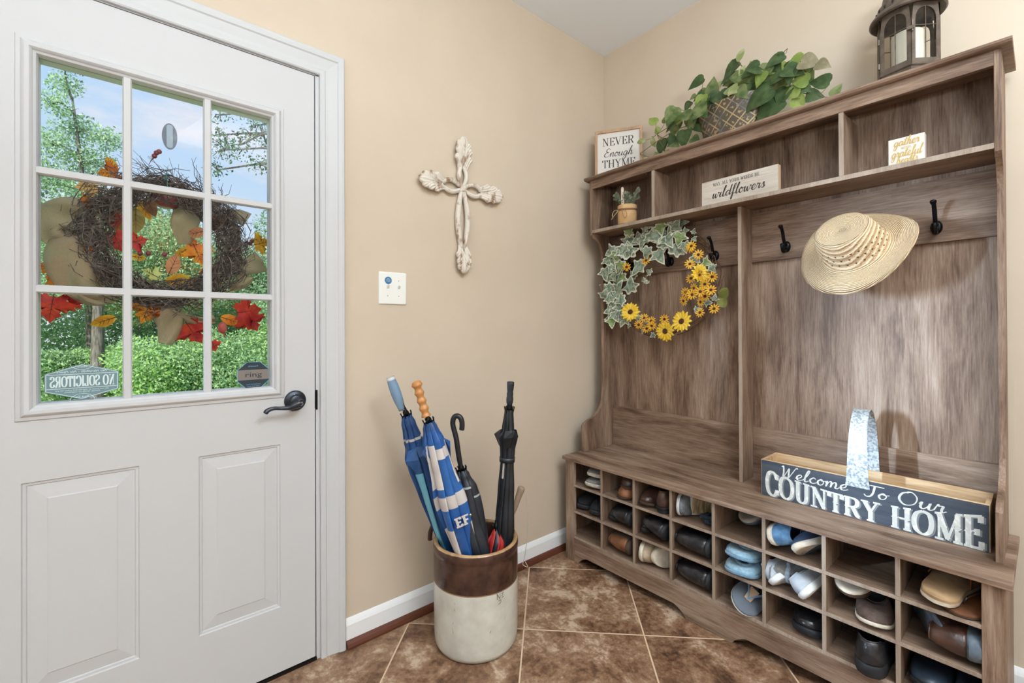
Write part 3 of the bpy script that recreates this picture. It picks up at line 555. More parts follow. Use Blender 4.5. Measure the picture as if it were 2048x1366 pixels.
q=MB(); q.box(X_+.0005,X_+.0007,-2.266,-2.129,1.0355,1.0368); q.box(X_+.0005,X_+.0007,-2.266,-2.129,.9985,.9998)
for s_ in (1,-1):
    pts=[(X_+.0007,cy_+.024*math.cos(a),cz_+s_*(.050-.018*math.sin(a)*1.0)) for a in [PI*i/10 for i in range(11)]]
    q.tube(pts,.0005,4)
q.build('rule_line',tl,st)
q=MB(); write(q,'NO SOLICITORS',CAP,(X_+.0018,-2.134,1.004),(0,-1,0),(0,0,1),.027,.126,T=.24,t=.06,gap=.05); q.build('bold_lettering',tl,st)
for s_,y,z,h,wd in (('No Handbills - No Flyers',-2.150,1.0405,.0055,.098),('Do not knock or ring the bell unless we are',-2.146,.9925,.0034,.104),('friends, family or neighbors',-2.163,.9875,.0034,.070),('Please',-2.189,1.0535,.0045,.019),('Thank You',-2.185,.9725,.006,.027)):
    plain('small_print',s_,tl,st,(X_+.0006,y,z),(0,-1,0),(0,0,1),h,wd,lift=-.0002,shear=.3)
st=thing('window_sticker','dark octagonal ring alarm sticker on the lower right door pane','sticker')
dk=M('dark_sticker',(38,52,62),.4); gr=M('taupe_sticker_band',(128,120,114),.4); bl=M('blue_line',(120,170,200),.4)
yc,zc,ra,rb=-1.7935,1.0045,.0475,.0475
O8=[(yc+ra*math.cos(PI/8+i*PI/4)*1.06,zc+rb*math.sin(PI/8+i*PI/4)*1.0) for i in range(8)]
poly(O8,X_,'sticker_film',dk,st); sO=lambda k:[(yc+(a-yc)*k,zc+(b-zc)*k) for a,b in O8]
band(O8,sO(.965),X_+.0006,'border_line',bl,st)
poly([(-1.8385,.990),(-1.7485,.990),(-1.7485,1.0225),(-1.8385,1.0225)],X_+.0006,'name_band',gr,st,.0002)
plain('band_lettering','ring',M('ring_ink',(40,40,44),.5),st,(X_+.001,-1.8165,.9995),(0,1,0),(0,0,1),.0155,.047)
plain('small_print','Protected by',bl,st,(X_+.0008,-1.781,1.032),(0,-1,0),(0,0,1),.005,.028,lift=-.0002)
plain('small_print','monitored 24 hours',bl,st,(X_+.0008,-1.773,.974),(0,-1,0),(0,0,1),.0034,.042,lift=-.0002)
plain('small_print','video and alarm',bl,st,(X_+.0008,-1.776,.968),(0,-1,0),(0,0,1),.0034,.036,lift=-.0002)
# ------------------------------------------------------------------ switch plate
sw=thing('light_switch_plate','white double light switch plate with a round blue sticker','light switch',(0,-1.3155,1.3125))
pl_=M('ivory_plastic',(236,236,230),.35)
q=MB(); R=[]
def rr(w,h,r,x,n=4):
    P=[]
    for cx,cz,a0 in ((w/2-r,h/2-r,0),(-w/2+r,h/2-r,PI/2),(-w/2+r,-h/2+r,PI),(w/2-r,-h/2+r,3*PI/2)):
        for i in range(n+1): P.append((x,cx+r*math.cos(a0+PI/2*i/n),cz+r*math.sin(a0+PI/2*i/n)))
    return P
q.loft([rr(.115,.125,.006,.0),rr(.117,.127,.006,.002),rr(.112,.122,.006,.0055),rr(.106,.116,.006,.0065)]); q.build('wall_plate',pl_,sw)
for y in (-.023,.023):
    q=MB(); q.box(.0065,.0075,y-.005,y+.005,-.012,.012); q.add([(.007,y-.004,-.002),(.007,y+.004,-.002),(.007,y+.004,.008),(.007,y-.004,.008),(.018,y-.003,.010),(.018,y+.003,.010),(.018,y+.003,.014),(.018,y-.003,.014)],[(0,1,2,3),(4,7,6,5),(0,4,5,1),(1,5,6,2),(2,6,7,3),(3,7,4,0)]); q.build('toggle',pl_,sw)
    for z in (-.03,.03):
        q=MB(); q.ball((.0068,y,z),(.0008,.0025,.0025),8,5); q.build('screw',M('screw_paint',(180,178,172),.4,.3),sw)
q=MB(); q.prism([(-.021+.0145*math.cos(2*PI*i/28),.030+.0145*math.sin(2*PI*i/28)) for i in range(28)],'x',.0075,.0079); o=q.build('round_sticker',M('blue_sticker',(66,124,172),.45),sw)
for k,(zz,w_) in enumerate(((.036,.011),(.031,.018),(.026,.014))):
    q=MB(); q.tube([(.0081,-.021-w_/2+w_*i/12,zz+.0012*math.sin(i*2.1)) for i in range(13)],.0006,4); q.build('sticker_print',white_ink,sw)
# ------------------------------------------------------------------ carved cross
cx_=thing('wall_cross','carved whitewashed wooden cross with scrolled ends hanging on the tan wall','cross',(0,-.995,1.765),(math.radians(0),0,0))
cw=M('distressed_white_wood',(222,212,198),.8,c2=(150,118,92),ns=34,nd=5,sc=(1,1,.6),bump=.5,bs=70,lo=.52,hi=.66)
def acanthus(q,base,d,L,w):
    """carved scroll leaves at an arm end: base (y,z), direction angle d"""
    D=Vector((math.cos(d),math.sin(d))); Nn=Vector((-D.y,D.x)); b=Vector(base)
    def rib(p0,a,l,w0,w1,curl,lift):
        P=[];rs=[];p=Vector(p0); n=12
        for i in range(n+1):
            s=i/n; P.append((.010+lift*math.sin(PI*min(1,s*1.05)*.62),p.x,p.y)); rs.append((w0+(w1-w0)*s**1.2)*(1 if i<n-1 else (.8 if i<n else .35)))
            a+=curl/n*(2.4*s**2.2); p=p+Vector((math.cos(a),math.sin(a)))*l/n
        rings=[]
        for i in range(n+1):
            t=Vector(P[min(i+1,n)])-Vector(P[max(i-1,0)]); t.normalize(); sd=Vector((1,0,0)).cross(t).normalized(); up_=t.cross(sd)
            if up_.x<0: up_=-up_
            ring=[]
            for k in range(13):
                s=k/6-1; gro=.0022*math.cos(s*PI*3)*min(1,rs[i]/.008); ring.append(tuple(Vector(P[i])+sd*rs[i]*s+up_*(rs[i]*.55*math.sqrt(max(0,1-s*s*.9))+gro)))
            for k in range(4,-1,-1):
                s=(k-2)/2; ring.append(tuple(Vector(P[i])+sd*rs[i]*s*.9-up_*.004))
            rings.append(ring)
        q.loft(rings)
    rib(b+D*L*.10,d,L*.90,w*.07,w*.16,0,.016)
    for s in (1,-1):
        rib(b+Nn*s*w*.08,d+s*.20,L*.48,w*.07,w*.13,s*1.25,.014)
        rib(b+D*L*.22+Nn*s*w*.06,d+s*.22,L*.50,w*.07,w*.125,s*1.35,.018)
        rib(b+D*L*.45+Nn*s*w*.04,d+s*.26,L*.44,w*.06,w*.115,s*1.15,.016)
def bowed(q,p0,p1,bow,wid,x=.013,n=14):
    p0=Vector(p0);p1=Vector(p1);D=(p1-p0);Nn=Vector((-D.y,D.x)).normalized()
    P=[];rs=[]
    for i in range(n+1):
        s=i/n; c=p0+D*s+Nn*bow*math.sin(PI*s); P.append((x+.004*math.sin(PI*s),c.x,c.y)); rs.append(wid*(.85+.3*math.sin(PI*s)))
    q.tube(P,rs,9); q.tube([(a+rs[j]*.85,b,c) for j,(a,b,c) in enumerate(P)],wid*.22,5)
tilt=math.radians(-1)
for d,L0,L1,w_,nm in ((PI/2,.085,.125,.150,'upper_arm'),(-PI/2,.255,.105,.135,'lower_arm'),(PI,.095,.110,.155,'side_arm'),(0,.095,.110,.155,'side_arm')):
    q=MB(); D=Vector((math.cos(d),math.sin(d)))
    b0=D*.012; b1=D*(L0+.012)
    for s in (1,-1): bowed(q,b0+Vector((-D.y,D.x))*s*.006,b1+Vector((-D.y,D.x))*s*.004,s*(.020 if nm!='upper_arm' else .014),.009 if nm!='lower_arm' else .0115)
    acanthus(q,b1-D*.02,d,L1+.02,w_); q.build(nm,cw,cx_,smooth=True)
q=MB()
for a in (PI/4,3*PI/4,5*PI/4,7*PI/4): q.tube([(.014,-.03*math.cos(a),-.03*math.sin(a)),(.024,0,0),(.014,.03*math.cos(a),.03*math.sin(a))],[.004,.010,.004],8)
q.ball((.02,0,0),(.012,.016,.016)); q.build('centre_knot',cw,cx_,smooth=True)
# ------------------------------------------------------------------ stoneware crock
ck=thing('stoneware_crock','tall stoneware crock with brown glazed top and grey white body holding the umbrellas','crock',(.266,-1.11,0))
def crockmat():
    mt,nt,N,L,b=nodes('stoneware_glaze')
    tc=N.new('ShaderNodeTexCoord'); sp=N.new('ShaderNodeSeparateXYZ'); L.new(tc.outputs['Object'],sp.inputs[0])
    n=N.new('ShaderNodeTexNoise'); n.inputs['Scale'].default_value=22; n.inputs['Detail'].default_value=5; L.new(tc.outputs['Object'],n.inputs[0])
    a=N.new('ShaderNodeMath'); a.operation='MULTIPLY_ADD'; a.inputs[1].default_value=.004; L.new(n.outputs['Fac'],a.inputs[0]); L.new(sp.outputs['Z'],a.inputs[2])
    body=ramp(N,[(.3,(196,192,178)),(.7,(212,210,198))]); L.new(n.outputs['Fac'],body.inputs[0])
    sc_=N.new('ShaderNodeTexNoise'); sc_.inputs['Scale'].default_value=60; mp=N.new('ShaderNodeMapping'); mp.inputs['Scale'].default_value=(1,1,.25); L.new(tc.outputs['Object'],mp.inputs[0]); L.new(mp.outputs[0],sc_.inputs[0])
    sr=ramp(N,[(.0,(90,84,72)),(.27,(90,84,72)),(.30,(255,255,255))]); L.new(sc_.outputs['Fac'],sr.inputs[0])
    mu=N.new('ShaderNodeMixRGB'); mu.blend_type='MULTIPLY'; mu.inputs[0].default_value=.6; L.new(body.outputs[0],mu.inputs[1]); L.new(sr.outputs[0],mu.inputs[2])
    brn=ramp(N,[(.35,(52,32,26)),(.7,(86,58,46))]); L.new(n.outputs['Fac'],brn.inputs[0])
    def thr(v):
        g=N.new('ShaderNodeMath'); g.operation='GREATER_THAN'; g.inputs[1].default_value=v; L.new(a.outputs[0],g.inputs[0]); return g.outputs[0]
    m1=N.new('ShaderNodeMixRGB'); L.new(thr(.2385),m1.inputs[0]); L.new(mu.outputs[0],m1.inputs[1]); m1.inputs[2].default_value=(*lin((140,108,78)),1)
    m2=N.new('ShaderNodeMixRGB'); L.new(thr(.2425),m2.inputs[0]); L.new(m1.outputs[0],m2.inputs[1]); L.new(brn.outputs[0],m2.inputs[2])
    rim=ramp(N,[(.35,(150,112,70)),(.65,(196,160,116))]); L.new(n.outputs['Fac'],rim.inputs[0])
    m3=N.new('ShaderNodeMixRGB'); L.new(thr(.3735),m3.inputs[0]); L.new(m2.outputs[0],m3.inputs[1]); L.new(rim.outputs[0],m3.inputs[2])
    L.new(m3.outputs[0],b.inputs['Base Color']); b.inputs['Roughness'].default_value=.22; b.inputs['Specular IOR Level'].default_value=.55
    bp=N.new('ShaderNodeBump'); bp.inputs['Strength'].default_value=.12; bp.inputs['Distance'].default_value=.003; L.new(n.outputs['Fac'],bp.inputs['Height']); L.new(bp.outputs[0],b.inputs['Normal'])
    return mt
q=MB(); q.lathe([(.001,.001),(.138,.001),(.148,.006),(.1535,.02),(.1555,.05),(.1565,.2),(.1565,.335),(.1555,.341),(.1575,.345),(.1590,.356),(.1585,.368),(.155,.3755),(.149,.377),(.142,.374),(.139,.365),(.139,.04),(.13,.03),(.001,.03)],seg=72,cap=False)
q.build('crock_body',crockmat(),ck,smooth=True)
a0=math.radians(-8) # stamped mark on the side facing right
q=MB()
for pts in ([(0,.0),(.0,.02)],[(.0,.02),(.012,.0)],[(.012,0),(.012,.02)],[(.018,.006),(.026,.014)],[(.018,.016),(.028,.018)],[(.006,-.006),(.016,-.004),(.016,-.012),(.006,-.018)],[(-.004,.022),(.03,.026)],[(.02,.0),(.028,.004)]):
    q.tube([(.1572*math.cos(a0+u/.157),.1572*math.sin(a0+u/.157),.215+v) for u,v in pts],.0009,4)
q.build('stamped_mark',M('dark_stamp',(62,58,52),.6),ck)
# ------------------------------------------------------------------ umbrellas
CK=Vector((.266,-1.11,0))
def umbrella(label,P,canopy_r,mats,sector,handle,hm,twist=1.2,flutes=8,clos=None,extra=None,shade='canopy',flaps=()):
    """P: polyline axis from below (inside crock) to the collar then handle start/end"""
    U=thing('umbrella',label,'umbrella')
    bot,col=Vector(P[0]),Vector(P[1]); ax=(col-bot); Ln=ax.length; ax.normalize()
    u=ax.orthogonal().normalized(); v=ax.cross(u)
    rings=[]; q=MB(); seg=flutes*12; nR=84
    bend=Vector(P[2]) if len(P)>2 else Vector((0,0,0))
    for i in range(nR+1):
        s=i/nR; r=canopy_r(s); c=bot+ax*Ln*s+bend*math.sin(PI*s)
        ring=[]
        for j in range(seg):
            a=2*PI*j/seg; fl=(a*flutes/(2*PI))%1.0; f=1-.42*(1-fl)**1.6*(1 if s<.95 else .4)
            f*=1+.06*math.sin(3*a+7*s)+.04*math.sin(5*a-11*s)
            aa=a+twist*s+.35*(fl**2)
            ring.append(c+(u*math.cos(aa)+v*math.sin(aa))*r*f)
        rings.append([tuple(p) for p in ring])
    o=0; q.add([p for r in rings for p in r],[]); 
    for i in range(nR):
        for j in range(seg):
            q.f.append((i*seg+j,i*seg+(j+1)%seg,(i+1)*seg+(j+1)%seg,(i+1)*seg+j)); q.m.append(sector(j/seg,i/nR))
    q.build(shade,mats,U,smooth=True)
    for s0,an,w_,h_ in flaps:   # loose pointed canopy folds
        c=bot+ax*Ln*s0; d=u*math.cos(an)+v*math.sin(an); e=ax.cross(d); r=canopy_r(s0)
        q=MB(); q.loft([[tuple(c+ax*h_*.9+d*r*.6+e*r*.5),tuple(c+ax*h_*.75+d*r*.9),tuple(c+ax*h_*.9+d*r*.6-e*r*.5)],[tuple(c+ax*.0+d*r*.8+e*r*.6),tuple(c+ax*h_*.25+d*(r+w_)),tuple(c+ax*.0+d*r*.8-e*r*.6)],[tuple(c-ax*h_*1.2+d*r*.7+e*r*.3),tuple(c-ax*h_*1.1+d*r*.85),tuple(c-ax*h_*1.2+d*r*.7-e*r*.3)]],cap=False); q.build('canopy_fold',mats[0],U,solid=.0015)
    # rib tips round the collar
    cc=bot+ax*Ln
    for k in range(8):
        a=2*PI*k/8; d=u*math.cos(a)+v*math.sin(a); r=canopy_r(1)
        q=MB(); q.tube([cc+d*r*.8-ax*.02,cc+d*r*1.05+ax*.004,cc+d*r*1.12+ax*.012],[.0016,.0018,.0024],6); q.build('rib_tip',black_metal,U,smooth=True)
    q=MB(); q.tube([cc-ax*.01,cc+ax*.012,cc+ax*.018,cc+ax*.03],[.011,.011,.007,.006],12); q.build('runner',black_metal,U,smooth=True)
    q=MB(); q.tube([cc-ax*.02,cc+ax*.05],.0045,10); q.build('shaft',black_metal,U,smooth=True)
    handle(U,cc,ax,u,v)
    if hm: hm(U,bot,ax,Ln,u,v)
    return U
navyf=M('blue_nylon',(34,72,124),.45,c2=(46,92,148),ns=12,spec=.5); royal=M('royal_blue_nylon',(34,84,150),.45,c2=(48,104,172),ns=12); paleb=M('pale_blue_nylon',(120,190,214),.5); whn=M('white_nylon',(214,206,200),.55,c2=(196,188,184),ns=10)
blk=M('black_nylon',(25,27,31),.45,c2=(38,41,46),ns=14,spec=.5); charc=M('charcoal_nylon',(34,37,44),.42,c2=(46,50,58),ns=14,spec=.55); redn=M('red_nylon',(178,44,42),.5)
def pr(T_):
    def f(s):
        for (a,ra),(b,rb) in zip(T_,T_[1:]):
            if s<=b: 
                t=(s-a)/(b-a); t=t*t*(3-2*t); return ra+(rb-ra)*t
        return T_[-1][1]
    return f
def h_straight(a,b,prof,mat,capm=None,side=(0,0,0)):
    def f(U,cc,ax,u,v):
        A=Vector(a);B=Vector(b); n=len(prof)
        q=MB(); q.tube([A+(B-A)*s for s,r in prof],[r for s,r in prof],16); q.build('handle',mat,U,smooth=True)
        q=MB(); q.tube([cc+ax*.02,A+(B-A)*.02],.006,10); q.build('handle_neck',black_metal,U,smooth=True)
        if capm:
            q=MB(); q.tube([A+(B-A)*.90,A+(B-A)*.915,A+(B-A)*.99,A+(B-A)*1.003],[.0150,.0158,.0152,.010],16); q.build('handle_cap',capm,U,smooth=True)
            q=MB(); q.tube([A-(B-A)*.01,A+(B-A)*.08],[.0125,.0125],16); q.build('handle_collar',capm,U,smooth=True)
    return f
lb=M('pale_blue_grip',(118,146,170),.5,c2=(130,158,182),ns=8); cr2=M('cream_plastic',(206,204,196),.4)
umbrella('folded navy blue umbrella with a pale blue barrel handle, leaning furthest left',[(.206,-1.094,.10),(.1600,-1.338,.842),(-.014,-.006,0)],
  pr([(0,.024),(.30,.034),(.45,.040),(.62,.044),(.78,.053),(.86,.036),(.96,.026),(1,.018)]),[navyf,paleb,whn],
  lambda j,s:(1 if .55<j<.66 and s<.72 else (2 if .875<s<.89 else 0)),
  h_straight((.1525,-1.352,.862),(.1325,-1.388,.981),[(0,.0125),(.06,.0128),(.1,.0135),(.25,.0165),(.5,.0185),(.75,.0178),(.9,.0155),(1,.0150)],lb,cr2),None,1.0,flaps=((.80,2.2,.026,.05),(.80,4.2,.022,.05),(.78,.4,.018,.05),(.81,5.6,.02,.04)))
wdh=wood('turned_wood_handle','z',[(.3,(176,112,58)),(.7,(214,156,98))],.35)
gh=[(i/40,.0145+.0024*math.cos(i/40*2*PI*4.5)+(.002 if i>34 else 0)-(.004 if i==40 else 0)) for i in range(41)]
def fe(U,bot,ax,Ln,u,v):
    c=bot+ax*Ln*.55; tc=(cam.location if cam.location.length else Vector((1.65,-2.1,1.15)))-c; tc=tc-ax*tc.dot(ax); tc.normalize(); r_=ax.cross(tc)*1
    for ch,dx in (('E',-.020),('F',.006)):
        q=MB(); write(q,ch,CAP,c+tc*.060+r_*dx-ax*.016,r_,ax,.030,.021,T=.24,t=.2); q.build('printed_letter',whn,U)
umbrella('golf umbrella in blue and white stripes with a ribbed wooden handle, beside the navy one',[(.340,-1.085,.09),(.274,-1.312,.832),(-.002,-.014,0)],
  pr([(0,.028),(.25,.036),(.42,.050),(.62,.056),(.78,.044),(.90,.040),(.97,.026),(1,.018)]),[royal,whn,navyf],
  lambda j,s:(2 if s>.955 else (0 if (.50<s<.60 or .66<s<.70) else (1 if ((.48<j<.64 or .84<j<.96 or .14<j<.26) and s<.90) or .60<=s<=.66 or .83<s<.88 else 0))),
  h_straight((.2695,-1.320,.852),(.2555,-1.352,.974),gh,wdh),fe,.7,flaps=((.86,.8,.014,.04),(.86,3.4,.014,.04)))
def crook(U,cc,ax,u,v):
    P=[tuple(cc+ax*.01),(.2885,-1.200,.70),(.282,-1.206,.760),(.275,-1.213,.798),(.2735,-1.215,.818),(.278,-1.211,.836),(.2865,-1.203,.8405),(.2945,-1.196,.834),(.2985,-1.192,.818),(.2985,-1.192,.800),(.2975,-1.193,.790)]
    P=catmull(P,5); q=MB(); q.tube(P,[.0085]*3+[.0095]*(len(P)-4)+[.007],14); q.build('crook_handle',M('black_rubber',(30,32,35),.4),U,smooth=True)
def snap(U,bot,ax,Ln,u,v):
    q=MB(); q.ball((.354,-1.196,.505),(.006,.006,.006)); q.build('snap_button',M('nickel2',(170,170,172),.3,.9),U,smooth=True)
umbrella('black umbrella with a curved crook handle in the centre of the crock',[(.335,-1.10,.10),(.2905,-1.190,.645),(.006,-.006,0)],
  pr([(0,.034),(.35,.050),(.55,.056),(.70,.050),(.80,.048),(.88,.044),(.97,.028),(1,.018)]),[charc,M('grey_reflective_trim',(168,172,168),.5)],lambda j,s:(1 if ((.885<s<.895 and j>.3) or (.815<s<.822 and j<.6) or (.74<s<.747 and j>.4)) else 0),crook,snap,-1.1)
gb=[(0,.0105),(.1,.0105),(.14,.0125),(.3,.0135),(.42,.0115),(.5,.0125),(.6,.0108),(.7,.0125),(.85,.0135),(.96,.0140),(1,.0125)]
def strapc(U,bot,ax,Ln,u,v):
    c=bot+ax*Ln*.755; q=MB(); rings=[]
    for i in range(25):
        a=2*PI*i/24; d=u*math.cos(a)+v*math.sin(a); rings.append([tuple(c+d*.0285+ax*h) for h in (-.009,.009)])
    q.add([p for r in rings for p in r],[(2*i,2*i+1,2*i+3,2*i+2) for i in range(24)]); q.build('tie_strap',blk,U,smooth=True,solid=.002)
umbrella('black umbrella with a straight black grip standing at the right of the crock',[(.318,-1.035,.08),(.3310,-.998,.845),(.0,0,0)],
  pr([(0,.034),(.30,.040),(.45,.038),(.60,.031),(.74,.026),(.80,.030),(.87,.040),(.90,.024),(1,.017)]),[blk,redn,whn],
  lambda j,s:(2 if .56<j<.60 and .66<s<.74 else 0),
  h_straight((.3312,-.9975,.858),(.3345,-.9935,.951),gb,M('black_grip',(34,38,44),.5)),strapc,.5,flaps=((.865,1.0,.012,.03),(.865,3.1,.014,.03),(.865,5.1,.012,.03)))
umbrella('red and black folded umbrella low in the crock beside the black one',[(.36,-1.12,.07),(.318,-1.055,.405),(0,0,0)],
  pr([(0,.026),(.5,.036),(.85,.034),(1,.012)]),[redn,blk],lambda j,s:(1 if (j*4)%1<.35 else 0),lambda U,cc,ax,u,v:None,None,1.5)
cn=thing('walking_stick','pale wooden stick with a looped cord, behind the umbrellas at the right','stick')
q=MB(); q.tube(catmull([(.24,-1.0,.06),(.268,-.957,.36),(.284,-.926,.455),(.293,-.913,.500),(.2985,-.906,.522)],5),[.012]*12+[.0125,.013,.0135,.014,.0145,.015,.0150,.0135,.009],12); q.build('stick_shaft',wood('stick_wood','z',[(.3,(126,104,86)),(.7,(176,152,130))],.5),cn,smooth=True)
q=MB(); q.tube(catmull([(.290,-.915,.485),(.304,-.895,.500),(.312,-.888,.42),(.312,-.893,.32),(.306,-.902,.24),(.303,-.908,.215),(.316,-.893,.205),(.309,-.90,.225)],6),.0014,5); q.build('cord',M('cotton_cord',(196,186,170),.8),cn,smooth=True)
cn=thing('walking_cane','brown cane with only its curved hook showing at the left of the crock rim','cane')
q=MB(); q.tube(catmull([(.20,-1.10,.08),(.160,-1.150,.33),(.150,-1.160,.375),(.125,-1.175,.395),(.098,-1.190,.385),(.083,-1.196,.360),(.079,-1.198,.335),(.080,-1.198,.320)],5),[.009]*35+[.006],12); q.build('cane_shaft',M('dark_brown_wood',(66,44,30),.4),cn,smooth=True)
# ------------------------------------------------------------------ leaves
def leaf_outline(kind):
    if kind=='heart': h=[(0,0),(-.04,.16),(.02,.34),(.16,.42),(.36,.40),(.56,.31),(.76,.17),(.90,.07),(1.0,0)]
    elif kind=='oval': h=[(0,0),(.04,.10),(.16,.20),(.34,.27),(.54,.28),(.74,.21),(.90,.10),(1,0)]
    elif kind=='round': h=[(0,0),(.05,.22),(.22,.38),(.45,.43),(.70,.36),(.9,.2),(1,0)]
    elif kind=='ivy': h=[(.02,0),(-.10,.20),(-.06,.36),(.10,.36),(.18,.44),(.22,.62),(.30,.66),(.38,.46),(.46,.28),(.62,.24),(.80,.14),(1,0)]
    elif kind=='maple': h=[(0,0),(.02,.10),(-.14,.26),(-.02,.30),(-.06,.44),(.12,.36),(.18,.50),(.24,.76),(.34,.62),(.46,.70),(.44,.50),(.58,.40),(.46,.24),(.62,.24),(.70,.32),(.78,.16),(1,0)]
    elif kind=='petal': h=[(0,.04),(.3,.13),(.6,.16),(.85,.11),(1,0)]
    R=h; Lf=[(x,-y) for x,y in reversed(h) if abs(y)>1e-6]
    return R+Lf
def leaf_mesh(q,kind,p,L,tip,nrm,curl=.15,fold=.18,rim=None,wavy=0,seed=0):
    """leaf from stalk point p, tip direction, normal; rim=(inner mat, rim mat)"""
    X=Vector(tip).normalized(); Nn=Vector(nrm); Nn=(Nn-X*Nn.dot(X)); Nn=Nn.normalized() if Nn.length>1e-5 else X.orthogonal().normalized(); Y=Nn.cross(X)
    O=leaf_outline(kind); p=Vector(p)
    def W(x,y):
        z=-curl*(x-.3)**2+fold*abs(y)*(.8-.0)+(wavy*math.sin(9*x+seed)*abs(y))
        return tuple(p+(X*x+Y*y+Nn*z)*L)
    n=len(O); c=(.42,0)
    inner=[(c[0]+(x-c[0])*.80,y*.80) for x,y in O]; mid=[(c[0]+(x-c[0])*.4,y*.4) for x,y in O]
    vs=[W(*c)]+[W(*a) for a in mid]+[W(*a) for a in inner]+[W(*a) for a in O]
    f0=[(0,1+i,1+(i+1)%n) for i in range(n)]+[(1+i,1+n+i,1+n+(i+1)%n,1+(i+1)%n) for i in range(n)]
    f1=[(1+n+i,1+2*n+i,1+2*n+(i+1)%n,1+n+(i+1)%n) for i in range(n)]
    mi=q.mi
    if rim: q.mi=rim[0]
    q.add(vs,f0+([] if rim else f1))
    if rim:
        q.mi=rim[1]; q.v=q.v[:-len(vs)]; f=q.f[-len(f0):]; base=len(q.v); q.v+=[tuple(a) for a in vs]
        q.f+=[tuple(i+base for i in t) for t in f1]; q.m+=[q.mi]*len(f1)
    q.mi=mi
# ------------------------------------------------------------------ trailing plant in an embossed metal tub
pt=thing('trailing_plant','artificial trailing vine with heart shaped leaves in an embossed oval metal planter','potted plant',(.80,-.135,1.954))
def embossed():
    mt,nt,N,L,b=nodes('embossed_tin')
    tc=N.new('ShaderNodeTexCoord'); sp=N.new('ShaderNodeSeparateXYZ'); L.new(tc.outputs['Object'],sp.inputs[0])
    def m_(op,a,bb=None):
        k=N.new('ShaderNodeMath'); k.operation=op
        for i,x in enumerate((a,bb)):
            if x is None: continue
            if isinstance(x,(int,float)): k.inputs[i].default_value=x
            else: L.new(x,k.inputs[i])
        return k.outputs[0]
    k=1/.052
    u=m_('MULTIPLY',m_('ADD',sp.outputs[0],sp.outputs[2]),k); v=m_('MULTIPLY',m_('SUBTRACT',sp.outputs[2],sp.outputs[0]),k)
    def e(t): return m_('SUBTRACT',.5,m_('ABSOLUTE',m_('SUBTRACT',m_('FRACT',t),.5)))
    d=m_('MINIMUM',e(u),e(v)); ridge=m_('LESS_THAN',d,.06)
    n=N.new('ShaderNodeTexNoise'); n.inputs['Scale'].default_value=75; n.inputs['Detail'].default_value=2; L.new(tc.outputs['Object'],n.inputs[0])
    blob=m_('GREATER_THAN',m_('ADD',m_('MULTIPLY',n.outputs['Fac'],.9),m_('MULTIPLY',d,.55)),.66)
    h=m_('ADD',m_('MULTIPLY',ridge,.9),m_('MULTIPLY',blob,.7))
    n3=N.new('ShaderNodeTexNoise'); n3.inputs['Scale'].default_value=14; L.new(tc.outputs['Object'],n3.inputs[0])
    c0=ramp(N,[(.40,(120,124,126)),(.48,(186,174,150)),(.6,(216,190,136))]); L.new(n3.outputs['Fac'],c0.inputs[0])
    mx=N.new('ShaderNodeMixRGB'); L.new(m_('MULTIPLY',h,.8),mx.inputs[0]); mx.inputs[1].default_value=(*lin((104,96,86)),1); L.new(c0.outputs[0],mx.inputs[2])
    L.new(mx.outputs[0],b.inputs['Base Color']); b.inputs['Metallic'].default_value=.55; b.inputs['Roughness'].default_value=.38
    bp=N.new('ShaderNodeBump'); bp.inputs['Strength'].default_value=.8; bp.inputs['Distance'].default_value=.004; L.new(h,bp.inputs['Height']); L.new(bp.outputs[0],b.inputs['Normal'])
    return mt
q=MB(); q.lathe([(.001,.001),(.120,.001),(.123,.004),(.1545,.140),(.158,.143),(.158,.147),(.152,.148),(.146,.13),(.02,.12)],seg=48,sx=1,sy=.56,cap=False); q.build('metal_planter',embossed(),pt,auto=40)
LM={'d':leafmat('vine_dark',(66,88,54),(104,124,80),34,lo=.35,hi=.8),'m':leafmat('vine_mid',(88,112,66),(140,152,100),26),'l':leafmat('vine_light',(134,156,78),(164,182,104),26),'p':leafmat('vine_pale',(150,160,104),(186,190,140),26),'g':leafmat('vine_underside',(140,132,104),(168,158,128),26)}
stemm=M('vine_stem',(104,96,52),.6)
vine_tips=[]
rl=random.Random(3)
for k in range(34):
    s_=rl.uniform(-.36,.30); POT.append((.83+s_,2.135-.30*abs(s_)**1.3*(1.7 if s_<0 else .9)+rl.uniform(-.03,.07),rl.uniform(.04,.06),rl.choice([200,235,250,300,160,330]),rl.choice('ddmmdlp')))
for i,(x,z,L_,a,k) in enumerate(POT):
    a=math.radians(a); y=-.20+rl.uniform(-.03,.05)
    if .69<x<.86 and z<2.12: y=-.245
    d=Vector((math.cos(a),rl.uniform(-.25,.1),math.sin(a))); p=Vector((x,y,z))-d*L_*.5
    q=MB(); nr=Vector((rl.uniform(-.3,.3),-1,rl.uniform(-.1,.6)))
    leaf_mesh(q,'heart' if k!='p' else 'oval',p-Vector((.80,-.135,1.954)),L_*1.42,d,nr,curl=rl.uniform(.1,.5),fold=rl.uniform(.05,.3),seed=i); 
    q.build('leaf',LM[k],pt,smooth=True); vine_tips.append(p)
hubs=[((.62,-.17,2.13),-1),((.72,-.15,2.17),-1),((.88,-.15,2.19),1),((1.0,-.16,2.14),1),((.47,-.20,2.07),-1),((.40,-.235,1.99),-1),((1.08,-.17,2.10),1),((1.12,-.18,2.0),1),((1.02,-.18,2.22),1),((.86,-.15,2.22),1),((.67,-.17,2.19),-1)]
oo=Vector((.80,-.135,1.954))
for (h,s) in hubs:
    h=Vector(h); st0=Vector((.80+s*.05,-.135,2.05)); md=(st0+h)/2+Vector((0,0,.045))
    q=MB(); q.tube([p-oo for p in catmull([st0,md,h],6)],.0016,5); q.build('vine_stem',stemm,pt,smooth=True)
